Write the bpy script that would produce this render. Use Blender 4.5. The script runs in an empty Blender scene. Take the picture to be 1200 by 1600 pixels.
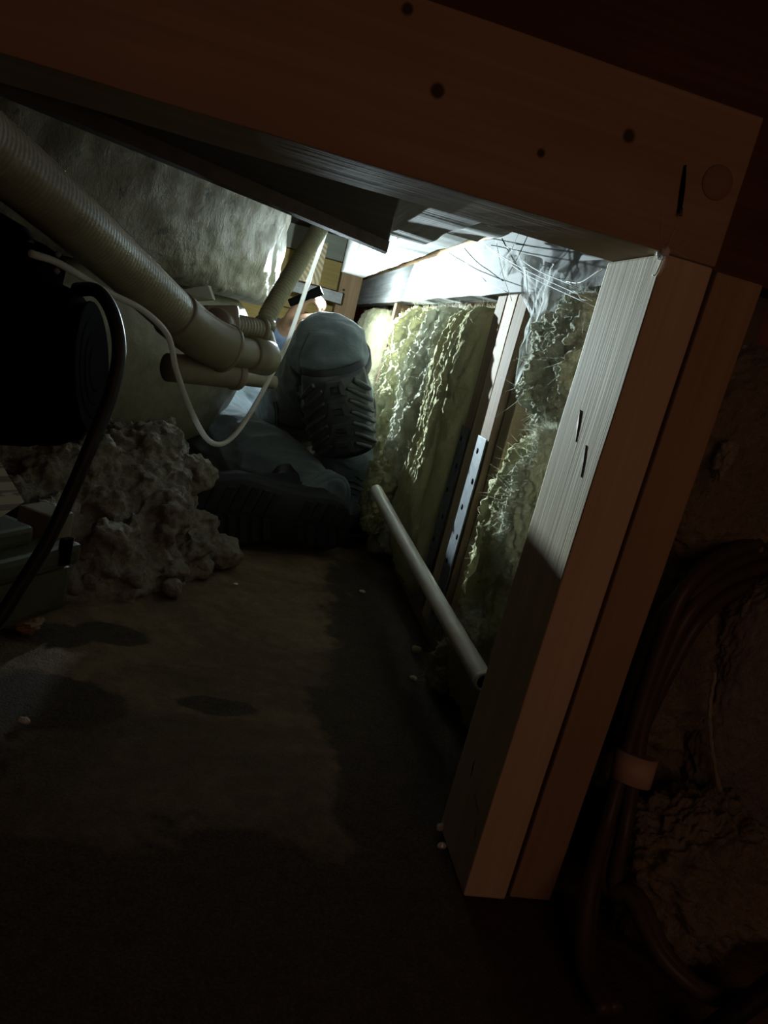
import bpy, bmesh, math, random
import numpy as np
from mathutils import Vector, Matrix
from mathutils.bvhtree import BVHTree

random.seed(4)
RNG = np.random.default_rng(7)
S = bpy.context.scene
COL = S.collection

# ------------------------------------------------------------------ camera
CAM_ROLL, CAM_YAW, CAM_PITCH, FOC, CAM_H = -0.24565, 0.20880, 0.22357, 1150.0, 0.43


def cam_axes():
    cy, sy = math.cos(CAM_YAW), math.sin(CAM_YAW)
    cp, sp = math.cos(CAM_PITCH), math.sin(CAM_PITCH)
    cr, sr = math.cos(CAM_ROLL), math.sin(CAM_ROLL)
    fwd = np.array([sy * cp, cy * cp, -sp])
    right = np.array([cy, -sy, 0.0])
    up = np.cross(right, fwd)
    return cr * right - sr * up, sr * right + cr * up, fwd


CR, CU, CF = cam_axes()
CAM_P = np.array([0.0, 0.0, CAM_H])
cd = bpy.data.cameras.new('camera')
cam = bpy.data.objects.new('camera', cd)
COL.objects.link(cam)
cd.sensor_fit = 'VERTICAL'
cd.sensor_height = 36.0
cd.sensor_width = 27.0
cd.lens = FOC / 1600 * 36
cd.clip_start = 0.02
cam.matrix_world = Matrix(((CR[0], CU[0], -CF[0], CAM_P[0]), (CR[1], CU[1], -CF[1], CAM_P[1]),
                           (CR[2], CU[2], -CF[2], CAM_P[2]), (0, 0, 0, 1)))
S.camera = cam

# ------------------------------------------------------------------ world, lights, exposure
w = bpy.data.worlds.new('world')
S.world = w
w.use_nodes = True
w.node_tree.nodes['Background'].inputs[0].default_value = (1.0, 0.62, 0.42, 1)
w.node_tree.nodes['Background'].inputs[1].default_value = 0.004

FLASH_P = (0.138, 2.05, 0.525)          # assumed bulb position; unseen hand-held flashlight
FLASH_W = 300.0          # beam
FLASH_SPILL = 10.0       # weak all-round fill light added at the assumed lamp
# dim warm fill light, assumed, behind the camera; its source is unseen
ld = bpy.data.lights.new('assumed_warm_fill', 'AREA')
ld.shape = 'RECTANGLE'
ld.size, ld.size_y = 0.5, 0.4
ld.energy = 0.41
ld.color = (1.0, 0.47, 0.30)
lo = bpy.data.objects.new('assumed_warm_fill', ld)
COL.objects.link(lo)
lo.location = (0.26, -0.42, 0.50)
lo.rotation_euler = (Vector((0.12, 0.9, 0.28)) - Vector(lo.location)).to_track_quat('-Z', 'Y').to_euler()

vs = S.view_settings
vs.view_transform = 'Standard'
vs.look = 'None'
vs.gamma = 1.0
vs.use_curve_mapping = False
vs.exposure = 0.0


# ------------------------------------------------------------------ pixel -> place helpers (distance always given)
def ray(x, y):
    return CR * ((x - 600) / FOC) - CU * ((y - 800) / FOC) + CF


def at(x, y, Y):
    d = ray(x, y)
    return CAM_P + d * (Y / d[1])


def atX(x, y, X):
    d = ray(x, y)
    return CAM_P + d * (X / d[0])


def atZ(x, y, z):
    d = ray(x, y)
    return CAM_P + d * ((z - CAM_H) / d[2])


# ------------------------------------------------------------------ numpy noise
_perm = np.random.default_rng(11).permutation(256)
_perm = np.concatenate([_perm, _perm, _perm])
_grad = np.random.default_rng(12).normal(size=(256, 3))
_grad /= np.linalg.norm(_grad, axis=1)[:, None]


def perlin(P):
    P = np.asarray(P, float)
    i = np.floor(P).astype(int)
    f = P - i
    i &= 255
    u = f * f * f * (f * (f * 6 - 15) + 10)
    out = 0
    for dx in (0, 1):
        for dy in (0, 1):
            for dz in (0, 1):
                h = _perm[_perm[_perm[i[:, 0] + dx & 255] + i[:, 1] + dy & 255] + i[:, 2] + dz & 255]
                g = _grad[h]
                dd = f - np.array([dx, dy, dz])
                v = (g * dd).sum(1)
                wt = (u[:, 0] if dx else 1 - u[:, 0]) * (u[:, 1] if dy else 1 - u[:, 1]) * (u[:, 2] if dz else 1 - u[:, 2])
                out = out + v * wt
    return out


def fbm(P, o=4, gain=0.5):
    a, s, r = 1.0, 1.0, 0
    for k in range(o):
        r = r + a * perlin(P * s + 17.3 * k)
        a *= gain
        s *= 2.03
    return r


def ridge(P, o=3):
    a, s, r = 1.0, 1.0, 0
    for k in range(o):
        r = r + a * (1 - 2.2 * np.abs(perlin(P * s + 9.1 * k)))
        a *= 0.5
        s *= 2.1
    return r


# ------------------------------------------------------------------ object helpers
def tag(o, label=None, cat=None, group=None, kind=None):
    if label: o['label'] = label
    if cat: o['category'] = cat
    if group: o['group'] = group
    if kind: o['kind'] = kind
    return o


def empty(name, loc, label=None, cat=None, group=None):
    o = bpy.data.objects.new(name, None)
    o.empty_display_size = 0.05
    o.location = [float(v) for v in loc]
    COL.objects.link(o)
    return tag(o, label, cat, group)


def wpos(o):
    p = Vector((0, 0, 0))
    while o:
        p += o.location
        o = o.parent
    return p


def mesh_obj(name, V, F, mat, parent=None, smooth=True, origin=None):
    """mesh given in world coordinates; origin moved to the base centre"""
    V = np.asarray(V, float)
    if origin is None:
        origin = np.array([(V[:, 0].min() + V[:, 0].max()) / 2, (V[:, 1].min() + V[:, 1].max()) / 2, V[:, 2].min()])
    me = bpy.data.meshes.new(name)
    me.from_pydata([tuple(v) for v in (V - origin)], [], F)
    me.update()
    if smooth:
        me.polygons.foreach_set('use_smooth', [True] * len(me.polygons))
    if mat: me.materials.append(mat)
    o = bpy.data.objects.new(name, me)
    COL.objects.link(o)
    o.location = [float(v) for v in origin]
    if parent:
        o.location = Vector([float(v) for v in origin]) - wpos(parent)
        o.parent = parent
    return o


def box_geo(x0, x1, y0, y1, z0, z1, bevel=0.002, cuts=0, rag=0.0, seed=0):
    bm = bmesh.new()
    bmesh.ops.create_cube(bm, size=1)
    for v in bm.verts:
        v.co = ((x0 + x1) / 2 + v.co.x * (x1 - x0), (y0 + y1) / 2 + v.co.y * (y1 - y0), (z0 + z1) / 2 + v.co.z * (z1 - z0))
    if bevel > 0:
        bmesh.ops.bevel(bm, geom=list(bm.edges), offset=bevel, segments=2, profile=0.6, affect='EDGES')
    if cuts:
        L = (x1 - x0, y1 - y0, z1 - z0)
        ax = L.index(max(L))
        es = [e for e in bm.edges if abs((e.verts[0].co - e.verts[1].co)[ax]) > 0.6 * L[ax]]
        bmesh.ops.subdivide_edges(bm, edges=es, cuts=cuts, use_grid_fill=True)
    bm.verts.index_update()
    V = np.array([v.co[:] for v in bm.verts])
    if rag:
        V = V + rag * np.stack([fbm(V * 9 + seed, 2), fbm(V * 9 + 31 + seed, 2), fbm(V * 9 + 57 + seed, 2)], 1)
    F = [[v.index for v in f.verts] for f in bm.faces]
    bm.free()
    return V, F


def board(name, b, mat, parent=None, bevel=0.002, cuts=14, rag=0.0015, seed=0, label=None, cat=None, group=None, kind=None):
    V, F = box_geo(*b, bevel=bevel, cuts=cuts, rag=rag, seed=seed)
    o = mesh_obj(name, V, F, mat, parent, smooth=False)
    return tag(o, label, cat, group, kind)


def join_geo(parts):
    V, F, n = [], [], 0
    for v, f in parts:
        V.append(np.asarray(v, float))
        F += [[i + n for i in q] for q in f]
        n += len(v)
    return np.concatenate(V), F


def catmull(P, n=8):
    P = np.asarray(P, float)
    Q = np.concatenate([[2 * P[0] - P[1]], P, [2 * P[-1] - P[-2]]])
    out = []
    for i in range(1, len(Q) - 2):
        for k in range(n):
            t = k / n
            a, b, c, d = Q[i - 1], Q[i], Q[i + 1], Q[i + 2]
            out.append(0.5 * (2 * b + (c - a) * t + (2 * a - 5 * b + 4 * c - d) * t * t + (3 * b - a - 3 * c + d) * t ** 3))
    out.append(P[-1])
    return np.array(out)


def frames(P):
    T = np.gradient(P, axis=0)
    T /= np.linalg.norm(T, axis=1)[:, None] + 1e-12
    n = np.cross(T[0], [0, 0, 1.0])
    if np.linalg.norm(n) < 1e-3: n = np.cross(T[0], [1.0, 0, 0])
    n /= np.linalg.norm(n)
    N = []
    for t in T:
        n = n - t * (n @ t)
        n = n / np.linalg.norm(n)
        N.append(n)
    N = np.array(N)
    return T, N, np.cross(T, N)


def tube_geo(P, r, seg=14, smooth_n=8, caps=True, flat=1.0):
    """swept tube; r scalar or list at the control points"""
    P = np.asarray(P, float)
    r = np.full(len(P), r) if np.isscalar(r) else np.asarray(r, float)
    if smooth_n > 1 and len(P) > 2:
        Pr = catmull(np.column_stack([P, r]), smooth_n)
        P, r = Pr[:, :3], Pr[:, 3]
    T, N, B = frames(P)
    a = np.linspace(0, 2 * math.pi, seg, endpoint=False)
    V = (P[:, None, :] + r[:, None, None] * (np.cos(a)[None, :, None] * N[:, None, :] + flat * np.sin(a)[None, :, None] * B[:, None, :])).reshape(-1, 3)
    F = []
    for i in range(len(P) - 1):
        for j in range(seg):
            k = (j + 1) % seg
            F.append([i * seg + j, i * seg + k, (i + 1) * seg + k, (i + 1) * seg + j])
    if caps:
        F.append(list(range(seg))[::-1])
        F.append([(len(P) - 1) * seg + j for j in range(seg)])
    return V, F


def ringed(P, r, pitch, amp, seg=18):
    """ribbed hose along a path"""
    C = catmull(np.asarray(P, float), 40)
    d = np.concatenate([[0], np.cumsum(np.linalg.norm(np.diff(C, axis=0), axis=1))])
    n = int(d[-1] / pitch * 4)
    s = np.linspace(0, d[-1], n)
    Q = np.stack([np.interp(s, d, C[:, i]) for i in range(3)], 1)
    rr = r + amp * np.sin(np.arange(n) * math.pi / 2)
    return tube_geo(Q, rr, seg, 1)


def lathe_geo(base, axis, prof, seg=28, a0=0.0):
    """prof: list of (distance along axis, radius)"""
    axis = np.asarray(axis, float) / np.linalg.norm(axis)
    n = np.cross(axis, [0, 0, 1.0])
    if np.linalg.norm(n) < 1e-3: n = np.array([1.0, 0, 0])
    n /= np.linalg.norm(n)
    b = np.cross(axis, n)
    V, F = [], []
    for h, r in prof:
        for j in range(seg):
            t = 2 * math.pi * j / seg + a0
            V.append(np.asarray(base) + axis * h + r * (math.cos(t) * n + math.sin(t) * b))
    for i in range(len(prof) - 1):
        for j in range(seg):
            k = (j + 1) % seg
            F.append([i * seg + j, i * seg + k, (i + 1) * seg + k, (i + 1) * seg + j])
    F.append(list(range(seg))[::-1])
    F.append([(len(prof) - 1) * seg + j for j in range(seg)])
    return np.array(V), F


def blob_geo(c, h, p=3.0, amp=0.01, freq=(20, 20, 20), seed=0, nu=90, nv=60, mode='fluff', rot=None):
    """closed lumpy solid: superellipsoid with half sizes h, displaced by noise"""
    u = np.linspace(0, 2 * math.pi, nu, endpoint=False)
    v = np.linspace(-math.pi / 2, math.pi / 2, nv + 2)[1:-1]
    D = np.array([[math.cos(b) * math.cos(a), math.cos(b) * math.sin(a), math.sin(b)] for b in v for a in u] + [[0, 0, -1], [0, 0, 1]])
    k = (np.abs(D) ** p).sum(1) ** (-1 / p)
    U = D * k[:, None]
    h = np.asarray(h, float)
    V = U * h
    Nn = np.sign(U) * np.abs(U) ** (p - 1) / h
    Nn /= np.linalg.norm(Nn, axis=1)[:, None]
    if rot is not None:
        R = np.array(rot.to_3x3()) if isinstance(rot, Matrix) else rot
        V = V @ R.T
        Nn = Nn @ R.T
    V = V + np.asarray(c, float)
    Q = V * np.asarray(freq, float) + seed * 7.7
    if mode == 'fluff':
        d = amp * (1.1 * fbm(Q, 3) + 0.45 * ridge(Q * 1.7 + 4, 3) - 0.25) + amp * 0.30 * fbm(V * 170 + seed, 3) + amp * 0.40 * fbm(V * np.array([85, 85, 34]) + seed, 3)
    elif mode == 'clod':
        d = amp * (1.0 * fbm(Q, 4, 0.6) - 0.5 * np.maximum(0, ridge(Q * 0.8 + 3, 2) - 0.9) * 1.5)
    else:
        d = amp * fbm(Q, 3)
    V = V + Nn * d[:, None]
    F = []
    for i in range(nv - 1):
        for j in range(nu):
            kx = (j + 1) % nu
            F.append([i * nu + j, i * nu + kx, (i + 1) * nu + kx, (i + 1) * nu + j])
    s, e = nu * nv, nu * nv + 1
    for j in range(nu):
        kx = (j + 1) % nu
        F.append([s, kx, j])
        F.append([e, (nv - 1) * nu + j, (nv - 1) * nu + kx])
    return V, F, Nn


def fibres_geo(V, N, n, ln=(0.006, 0.022), wd=0.00035, seed=0, mask=None):
    g = np.random.default_rng(seed + 100)
    idx = np.arange(len(V)) if mask is None else np.nonzero(mask)[0]
    pick = g.choice(idx, n)
    Vs, F = [], []
    for q, i in enumerate(pick):
        p = V[i] - N[i] * 0.002
        L = g.uniform(*ln)
        d = N[i] + g.normal(size=3) * 0.8
        d /= np.linalg.norm(d)
        bend = g.normal(size=3) * 0.6
        s = np.cross(d, g.normal(size=3))
        s = s / np.linalg.norm(s) * wd
        b = len(Vs)
        for t in (0, 0.35, 0.7, 1.0):
            c = p + d * L * t + bend * L * t * t
            ww = s * (1 - 0.8 * t)
            Vs += [c - ww, c + ww]
        for t in range(3):
            F.append([b + 2 * t, b + 2 * t + 1, b + 2 * t + 3, b + 2 * t + 2])
    return np.array(Vs), F


def remeshed(geo, voxel, smooth_it=4):
    V, F = geo
    me = bpy.data.meshes.new('tmp')
    me.from_pydata([tuple(v) for v in V], [], F)
    o = bpy.data.objects.new('tmp', me)
    COL.objects.link(o)
    m = o.modifiers.new('r', 'REMESH')
    m.mode = 'VOXEL'
    m.voxel_size = voxel
    sm = o.modifiers.new('s', 'SMOOTH')
    sm.iterations = smooth_it
    sm.factor = 0.5
    dg = bpy.context.evaluated_depsgraph_get()
    ev = o.evaluated_get(dg)
    e = ev.to_mesh()
    n = len(e.vertices)
    V2 = np.empty(n * 3)
    e.vertices.foreach_get('co', V2)
    N2 = np.empty(n * 3)
    e.vertices.foreach_get('normal', N2)
    F2 = [list(p.vertices) for p in e.polygons]
    ev.to_mesh_clear()
    bpy.data.objects.remove(o)
    bpy.data.meshes.remove(me)
    return V2.reshape(-1, 3), F2, N2.reshape(-1, 3)


# ------------------------------------------------------------------ materials
def new_mat(name):
    m = bpy.data.materials.new(name)
    m.use_nodes = True
    nt = m.node_tree
    return m, nt, nt.nodes['Principled BSDF'], nt.nodes.new


def setp(bs, rough=None, metal=None, spec=None, **kw):
    if rough is not None: bs.inputs['Roughness'].default_value = rough
    if metal is not None: bs.inputs['Metallic'].default_value = metal
    if spec is not None: bs.inputs['Specular IOR Level'].default_value = spec


def ramp(nt, stops):
    r = nt.nodes.new('ShaderNodeValToRGB')
    el = r.color_ramp.elements
    while len(el) < len(stops): el.new(0.5)
    for e, (p, c) in zip(el, stops):
        e.position = p
        e.color = (*c, 1)
    return r


def noise_node(nt, scale, detail=5, rough=0.55, vec=None, dist=0.0):
    n = nt.nodes.new('ShaderNodeTexNoise')
    n.inputs['Scale'].default_value = scale
    n.inputs['Detail'].default_value = detail
    n.inputs['Roughness'].default_value = rough
    n.inputs['Distortion'].default_value = dist
    if vec is not None: nt.links.new(vec, n.inputs['Vector'])
    return n


def mapped(nt, scale, coord='Object', loc=(0, 0, 0)):
    tc = nt.nodes.new('ShaderNodeTexCoord')
    mp = nt.nodes.new('ShaderNodeMapping')
    mp.inputs['Scale'].default_value = scale
    mp.inputs['Location'].default_value = loc
    nt.links.new(tc.outputs[coord], mp.inputs['Vector'])
    return mp.outputs['Vector']


def bump(nt, bs, height, strength, dist=0.002):
    b = nt.nodes.new('ShaderNodeBump')
    b.inputs['Strength'].default_value = strength
    b.inputs['Distance'].default_value = dist
    nt.links.new(height, b.inputs['Height'])
    nt.links.new(b.outputs['Normal'], bs.inputs['Normal'])


def math_node(nt, op, a, b=None, c=None, clamp=False):
    n = nt.nodes.new('ShaderNodeMath')
    n.operation = op
    n.use_clamp = clamp
    for i, v in enumerate((a, b, c)):
        if v is None: continue
        if isinstance(v, (int, float)): n.inputs[i].default_value = v
        else: nt.links.new(v, n.inputs[i])
    return n.outputs[0]


def mix_col(nt, fac, a, b, mode='MIX'):
    n = nt.nodes.new('ShaderNodeMix')
    n.data_type = 'RGBA'
    n.blend_type = mode
    for i, v in ((0, fac), (6, a), (7, b)):
        if isinstance(v, (int, float)): n.inputs[i].default_value = v
        elif isinstance(v, tuple): n.inputs[i].default_value = (*v, 1)
        else: nt.links.new(v, n.inputs[i])
    return n.outputs[2]


def wood(name, light, dark, axis, rough=0.75, knots=(), bump_s=0.35, fine=1.0, spec=0.06):
    """sawn timber: grain along axis (0,1,2); knots = (object-space point, radius)"""
    m, nt, bs, _ = new_mat(name)
    sc = [34 * fine] * 3
    sc[axis] = 1.6
    v = mapped(nt, tuple(sc))
    n1 = noise_node(nt, 1.0, 4, 0.6, v, 0.6)
    sc2 = [190 * fine] * 3
    sc2[axis] = 5
    v2 = mapped(nt, tuple(sc2))
    n2 = noise_node(nt, 1.0, 3, 0.6, v2)
    n3 = noise_node(nt, 9, 3, 0.5, mapped(nt, (1, 1, 1)))
    r = ramp(nt, [(0.3, dark), (0.52, tuple((a + b) / 2 for a, b in zip(light, dark))), (0.7, light)])
    s = math_node(nt, 'MULTIPLY_ADD', n2.outputs[0], 0.35, math_node(nt, 'MULTIPLY', n1.outputs[0], 0.65))
    s = math_node(nt, 'MULTIPLY_ADD', math_node(nt, 'SUBTRACT', n3.outputs[0], 0.5), 0.25, s)
    nt.links.new(s, r.inputs[0])
    c = r.outputs[0]
    for (kp, kr) in knots:
        tc = nt.nodes.new('ShaderNodeTexCoord')
        nz = noise_node(nt, 60, 2, 0.5, tc.outputs['Object'])
        dn = nt.nodes.new('ShaderNodeVectorMath')
        dn.operation = 'DISTANCE'
        nt.links.new(tc.outputs['Object'], dn.inputs[0])
        dn.inputs[1].default_value = kp
        dd = math_node(nt, 'MULTIPLY_ADD', math_node(nt, 'SUBTRACT', nz.outputs[0], 0.5), kr * 0.8, dn.outputs['Value'])
        f = nt.nodes.new('ShaderNodeMapRange')
        f.inputs[1].default_value = kr * 0.75
        f.inputs[2].default_value = kr * 1.25
        f.inputs[3].default_value = 0.92
        f.inputs[4].default_value = 0.0
        nt.links.new(dd, f.inputs[0])
        c = mix_col(nt, f.outputs[0], c, tuple(x * 0.16 for x in dark))
    nt.links.new(c, bs.inputs['Base Color'])
    setp(bs, rough, spec=spec)
    bump(nt, bs, s, bump_s, 0.0015)
    return m


def plain(name, col, rough=0.5, metal=0.0, var=0.25, scale=30, bump_s=0.1, bdist=0.001, spec=0.4, stretch=(1, 1, 1)):
    m, nt, bs, _ = new_mat(name)
    n = noise_node(nt, scale, 5, 0.6, mapped(nt, stretch))
    r = ramp(nt, [(0.3, tuple(c * (1 - var) for c in col)), (0.7, tuple(min(1, c * (1 + var)) for c in col))])
    nt.links.new(n.outputs[0], r.inputs[0])
    nt.links.new(r.outputs[0], bs.inputs['Base Color'])
    setp(bs, rough, metal, spec)
    bump(nt, bs, n.outputs[0], bump_s, bdist)
    return m


def insulation_mat(name, col, col2):
    m, nt, bs, _ = new_mat(name)
    v = mapped(nt, (1, 1, 1))
    n1 = noise_node(nt, 14, 5, 0.6, v)
    n2 = noise_node(nt, 420, 4, 0.75, mapped(nt, (1, 1, 0.5)), 2.5)
    n3 = noise_node(nt, 110, 4, 0.6, v, 0.8)
    r = ramp(nt, [(0.32, col2), (0.68, col)])
    nt.links.new(n1.outputs[0], r.inputs[0])
    c = mix_col(nt, 0.35, r.outputs[0], ramp_link(nt, n2.outputs[0], [(0.3, tuple(x * 0.45 for x in col2)), (0.7, col)]))
    nt.links.new(c, bs.inputs['Base Color'])
    setp(bs, 1.0, spec=0.0)
    h = math_node(nt, 'MULTIPLY_ADD', n2.outputs[0], 0.4, n3.outputs[0])
    bump(nt, bs, h, 0.9, 0.006)
    tr = nt.nodes.new('ShaderNodeBsdfTranslucent')
    nt.links.new(c, tr.inputs[0])
    mx = nt.nodes.new('ShaderNodeMixShader')
    mx.inputs[0].default_value = 0.28
    nt.links.new(bs.outputs[0], mx.inputs[1])
    nt.links.new(tr.outputs[0], mx.inputs[2])
    nt.links.new(mx.outputs[0], nt.nodes['Material Output'].inputs[0])
    return m


def ramp_link(nt, src, stops):
    r = ramp(nt, stops)
    nt.links.new(src, r.inputs[0])
    return r.outputs[0]


M = {}
M['sawn_y'] = wood('sawn pine, grain along wall', (0.30, 0.31, 0.30), (0.13, 0.13, 0.12), 1, 0.8)
M['sawn_z'] = wood('sawn pine stud', (0.52, 0.42, 0.28), (0.30, 0.21, 0.13), 2, 0.8)
M['old_z'] = wood('aged pine stud', (0.34, 0.25, 0.17), (0.18, 0.12, 0.08), 2, 0.85)
M['rough_y'] = wood('rough weathered plank', (0.50, 0.50, 0.47), (0.18, 0.17, 0.16), 1, 0.9, bump_s=1.0, fine=0.8)
M['pale_y'] = wood('pale sawn joist', (0.52, 0.52, 0.49), (0.28, 0.28, 0.26), 1, 0.8, bump_s=0.5)
M['yellow_x'] = wood('yellow pine board', (0.86, 0.66, 0.26), (0.66, 0.45, 0.14), 0, 0.7,
                     knots=(((-0.012, -0.02, 0.062), 0.009), ((-0.018, -0.02, 0.035), 0.008)))
M['brown_z'] = wood('tan corner post', (0.52, 0.36, 0.20), (0.34, 0.21, 0.11), 2, 0.75)
M['ply_x'] = wood('green grey plywood', (0.58, 0.60, 0.47), (0.44, 0.46, 0.35), 0, 0.8, bump_s=0.15)
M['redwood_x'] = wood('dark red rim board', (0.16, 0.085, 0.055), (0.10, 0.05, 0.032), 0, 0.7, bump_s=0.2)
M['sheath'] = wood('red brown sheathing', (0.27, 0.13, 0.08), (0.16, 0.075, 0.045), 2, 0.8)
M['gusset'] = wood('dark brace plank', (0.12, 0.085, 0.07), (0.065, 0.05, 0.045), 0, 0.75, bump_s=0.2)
M['steel'] = plain('galvanised steel', (0.13, 0.145, 0.16), 0.65, 0.4, 0.35, 60, 0.1)
M['rust'] = plain('dark nail steel', (0.10, 0.08, 0.07), 0.5, 0.7, 0.3, 80)
M['hole'] = plain('dark hole', (0.008, 0.006, 0.005), 0.9, 0, 0.1, 20, spec=0.05)
M['ins'] = insulation_mat('yellow fibreglass', (0.76, 0.74, 0.50), (0.58, 0.54, 0.30))
M['ins_pale'] = insulation_mat('pale fibreglass', (0.82, 0.83, 0.70), (0.64, 0.63, 0.45))
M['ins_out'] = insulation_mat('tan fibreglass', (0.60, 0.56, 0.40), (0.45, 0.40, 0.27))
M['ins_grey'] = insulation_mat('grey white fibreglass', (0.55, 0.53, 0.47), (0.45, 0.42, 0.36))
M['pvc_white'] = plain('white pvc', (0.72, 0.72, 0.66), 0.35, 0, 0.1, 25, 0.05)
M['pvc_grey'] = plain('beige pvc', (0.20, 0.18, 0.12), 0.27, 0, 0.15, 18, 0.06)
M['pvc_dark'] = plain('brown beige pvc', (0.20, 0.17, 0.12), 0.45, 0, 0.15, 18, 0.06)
M['hose'] = plain('olive flexible hose', (0.28, 0.27, 0.16), 0.5, 0, 0.2, 60, 0.2)
M['black_pl'] = plain('black plastic', (0.003, 0.003, 0.0035), 0.8, 0, 0.2, 40, 0.05, spec=0.02)
M['black_rub'] = plain('black rubber', (0.014, 0.014, 0.016), 0.5, 0, 0.3, 70, 0.15)
M['pad'] = plain('knee pad shell', (0.045, 0.05, 0.055), 0.30, 0, 0.3, 60, 0.1)
M['sole'] = plain('boot sole', (0.012, 0.012, 0.015), 0.75, 0, 0.3, 60, 0.3)
M['leather'] = plain('black leather', (0.02, 0.02, 0.024), 0.55, 0, 0.3, 40, 0.3, 0.002)
M['cable'] = plain('dark brown cable', (0.075, 0.055, 0.045), 0.45, 0, 0.2, 40, 0.1)
M['tape'] = plain('white tape', (0.55, 0.42, 0.32), 0.6, 0, 0.1, 40)
M['box'] = plain('grey green plastic', (0.07, 0.072, 0.05), 0.5, 0, 0.2, 20, 0.1)
M['shirt'] = plain('blue shirt', (0.12, 0.17, 0.30), 0.85, 0, 0.2, 60, 0.3, 0.002)
M['skin'] = plain('skin', (0.33, 0.19, 0.13), 0.5, 0, 0.1, 40, 0.2, 0.001)
M['hair'] = plain('dark hair', (0.05, 0.035, 0.025), 0.6, 0, 0.3, 120, 0.5)
M['chip'] = plain('pale chip', (0.62, 0.58, 0.48), 0.7, 0, 0.2, 60)
M['tan_chip'] = plain('tan wood scrap', (0.24, 0.16, 0.09), 0.8, 0, 0.2, 40)
M['glassbit'] = plain('glossy shard', (0.75, 0.76, 0.8), 0.12, 0.2, 0.1, 40)


def denim_mat():
    m, nt, bs, _ = new_mat('dark denim')
    v = mapped(nt, (1, 1, 1))
    n1 = noise_node(nt, 10, 4, 0.6, v)
    n2 = noise_node(nt, 900, 2, 0.5, v)
    c = ramp_link(nt, n1.outputs[0], [(0.3, (0.085, 0.115, 0.135)), (0.7, (0.155, 0.20, 0.22))])
    c = mix_col(nt, 0.25, c, ramp_link(nt, n2.outputs[0], [(0.4, (0.04, 0.05, 0.06)), (0.6, (0.22, 0.25, 0.26))]))
    nt.links.new(c, bs.inputs['Base Color'])
    setp(bs, 0.85, spec=0.2)
    bs.inputs['Sheen Weight'].default_value = 0.25
    bump(nt, bs, math_node(nt, 'MULTIPLY_ADD', n2.outputs[0], 0.15, noise_node(nt, 30, 3, 0.5, mapped(nt, (1, 1, 1.8)), 1.2).outputs[0]), 0.4, 0.004)
    return m


M['denim'] = denim_mat()
M['seam'] = plain('denim seam', (0.075, 0.09, 0.095), 0.85, 0, 0.3, 200, 0.4)


def shell_mat():
    """sprayed resin skin of the tub: glossy, pitted, brown beige with dark specks"""
    m, nt, bs, _ = new_mat('sprayed resin shell')
    v = mapped(nt, (1, 1, 1))
    n1 = noise_node(nt, 5, 5, 0.6, v)
    n2 = noise_node(nt, 90, 5, 0.7, mapped(nt, (1, 1, 0.6)), 0.3)
    n3 = noise_node(nt, 32, 3, 0.5, v)
    c = ramp_link(nt, n1.outputs[0], [(0.3, (0.13, 0.115, 0.078)), (0.7, (0.20, 0.18, 0.125))])
    c = mix_col(nt, ramp_link(nt, n3.outputs[0], [(0.30, (0.8, 0.8, 0.8)), (0.36, (0, 0, 0))]), c, (0.05, 0.045, 0.03))
    nt.links.new(c, bs.inputs['Base Color'])
    setp(bs, 0.34, spec=0.6)
    bump(nt, bs, n2.outputs[0], 0.7, 0.006)
    return m


M['shell'] = shell_mat()
M['bowl'] = plain('beige resin bowl', (0.22, 0.20, 0.14), 0.5, 0, 0.18, 40, 0.35, 0.004)


def dirt_mat():
    m, nt, bs, _ = new_mat('dry grey dirt')
    v = mapped(nt, (1, 1, 1))
    n1 = noise_node(nt, 8, 5, 0.6, v)
    n2 = noise_node(nt, 120, 5, 0.7, v)
    c = ramp_link(nt, n1.outputs[0], [(0.3, (0.15, 0.135, 0.105)), (0.7, (0.27, 0.245, 0.195))])
    c = mix_col(nt, 0.5, c, ramp_link(nt, n2.outputs[0], [(0.3, (0.08, 0.072, 0.055)), (0.7, (0.31, 0.28, 0.225))]))
    nt.links.new(c, bs.inputs['Base Color'])
    setp(bs, 0.95, spec=0.1)
    bump(nt, bs, n2.outputs[0], 0.9, 0.004)
    return m


M['dirt'] = dirt_mat()


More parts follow.
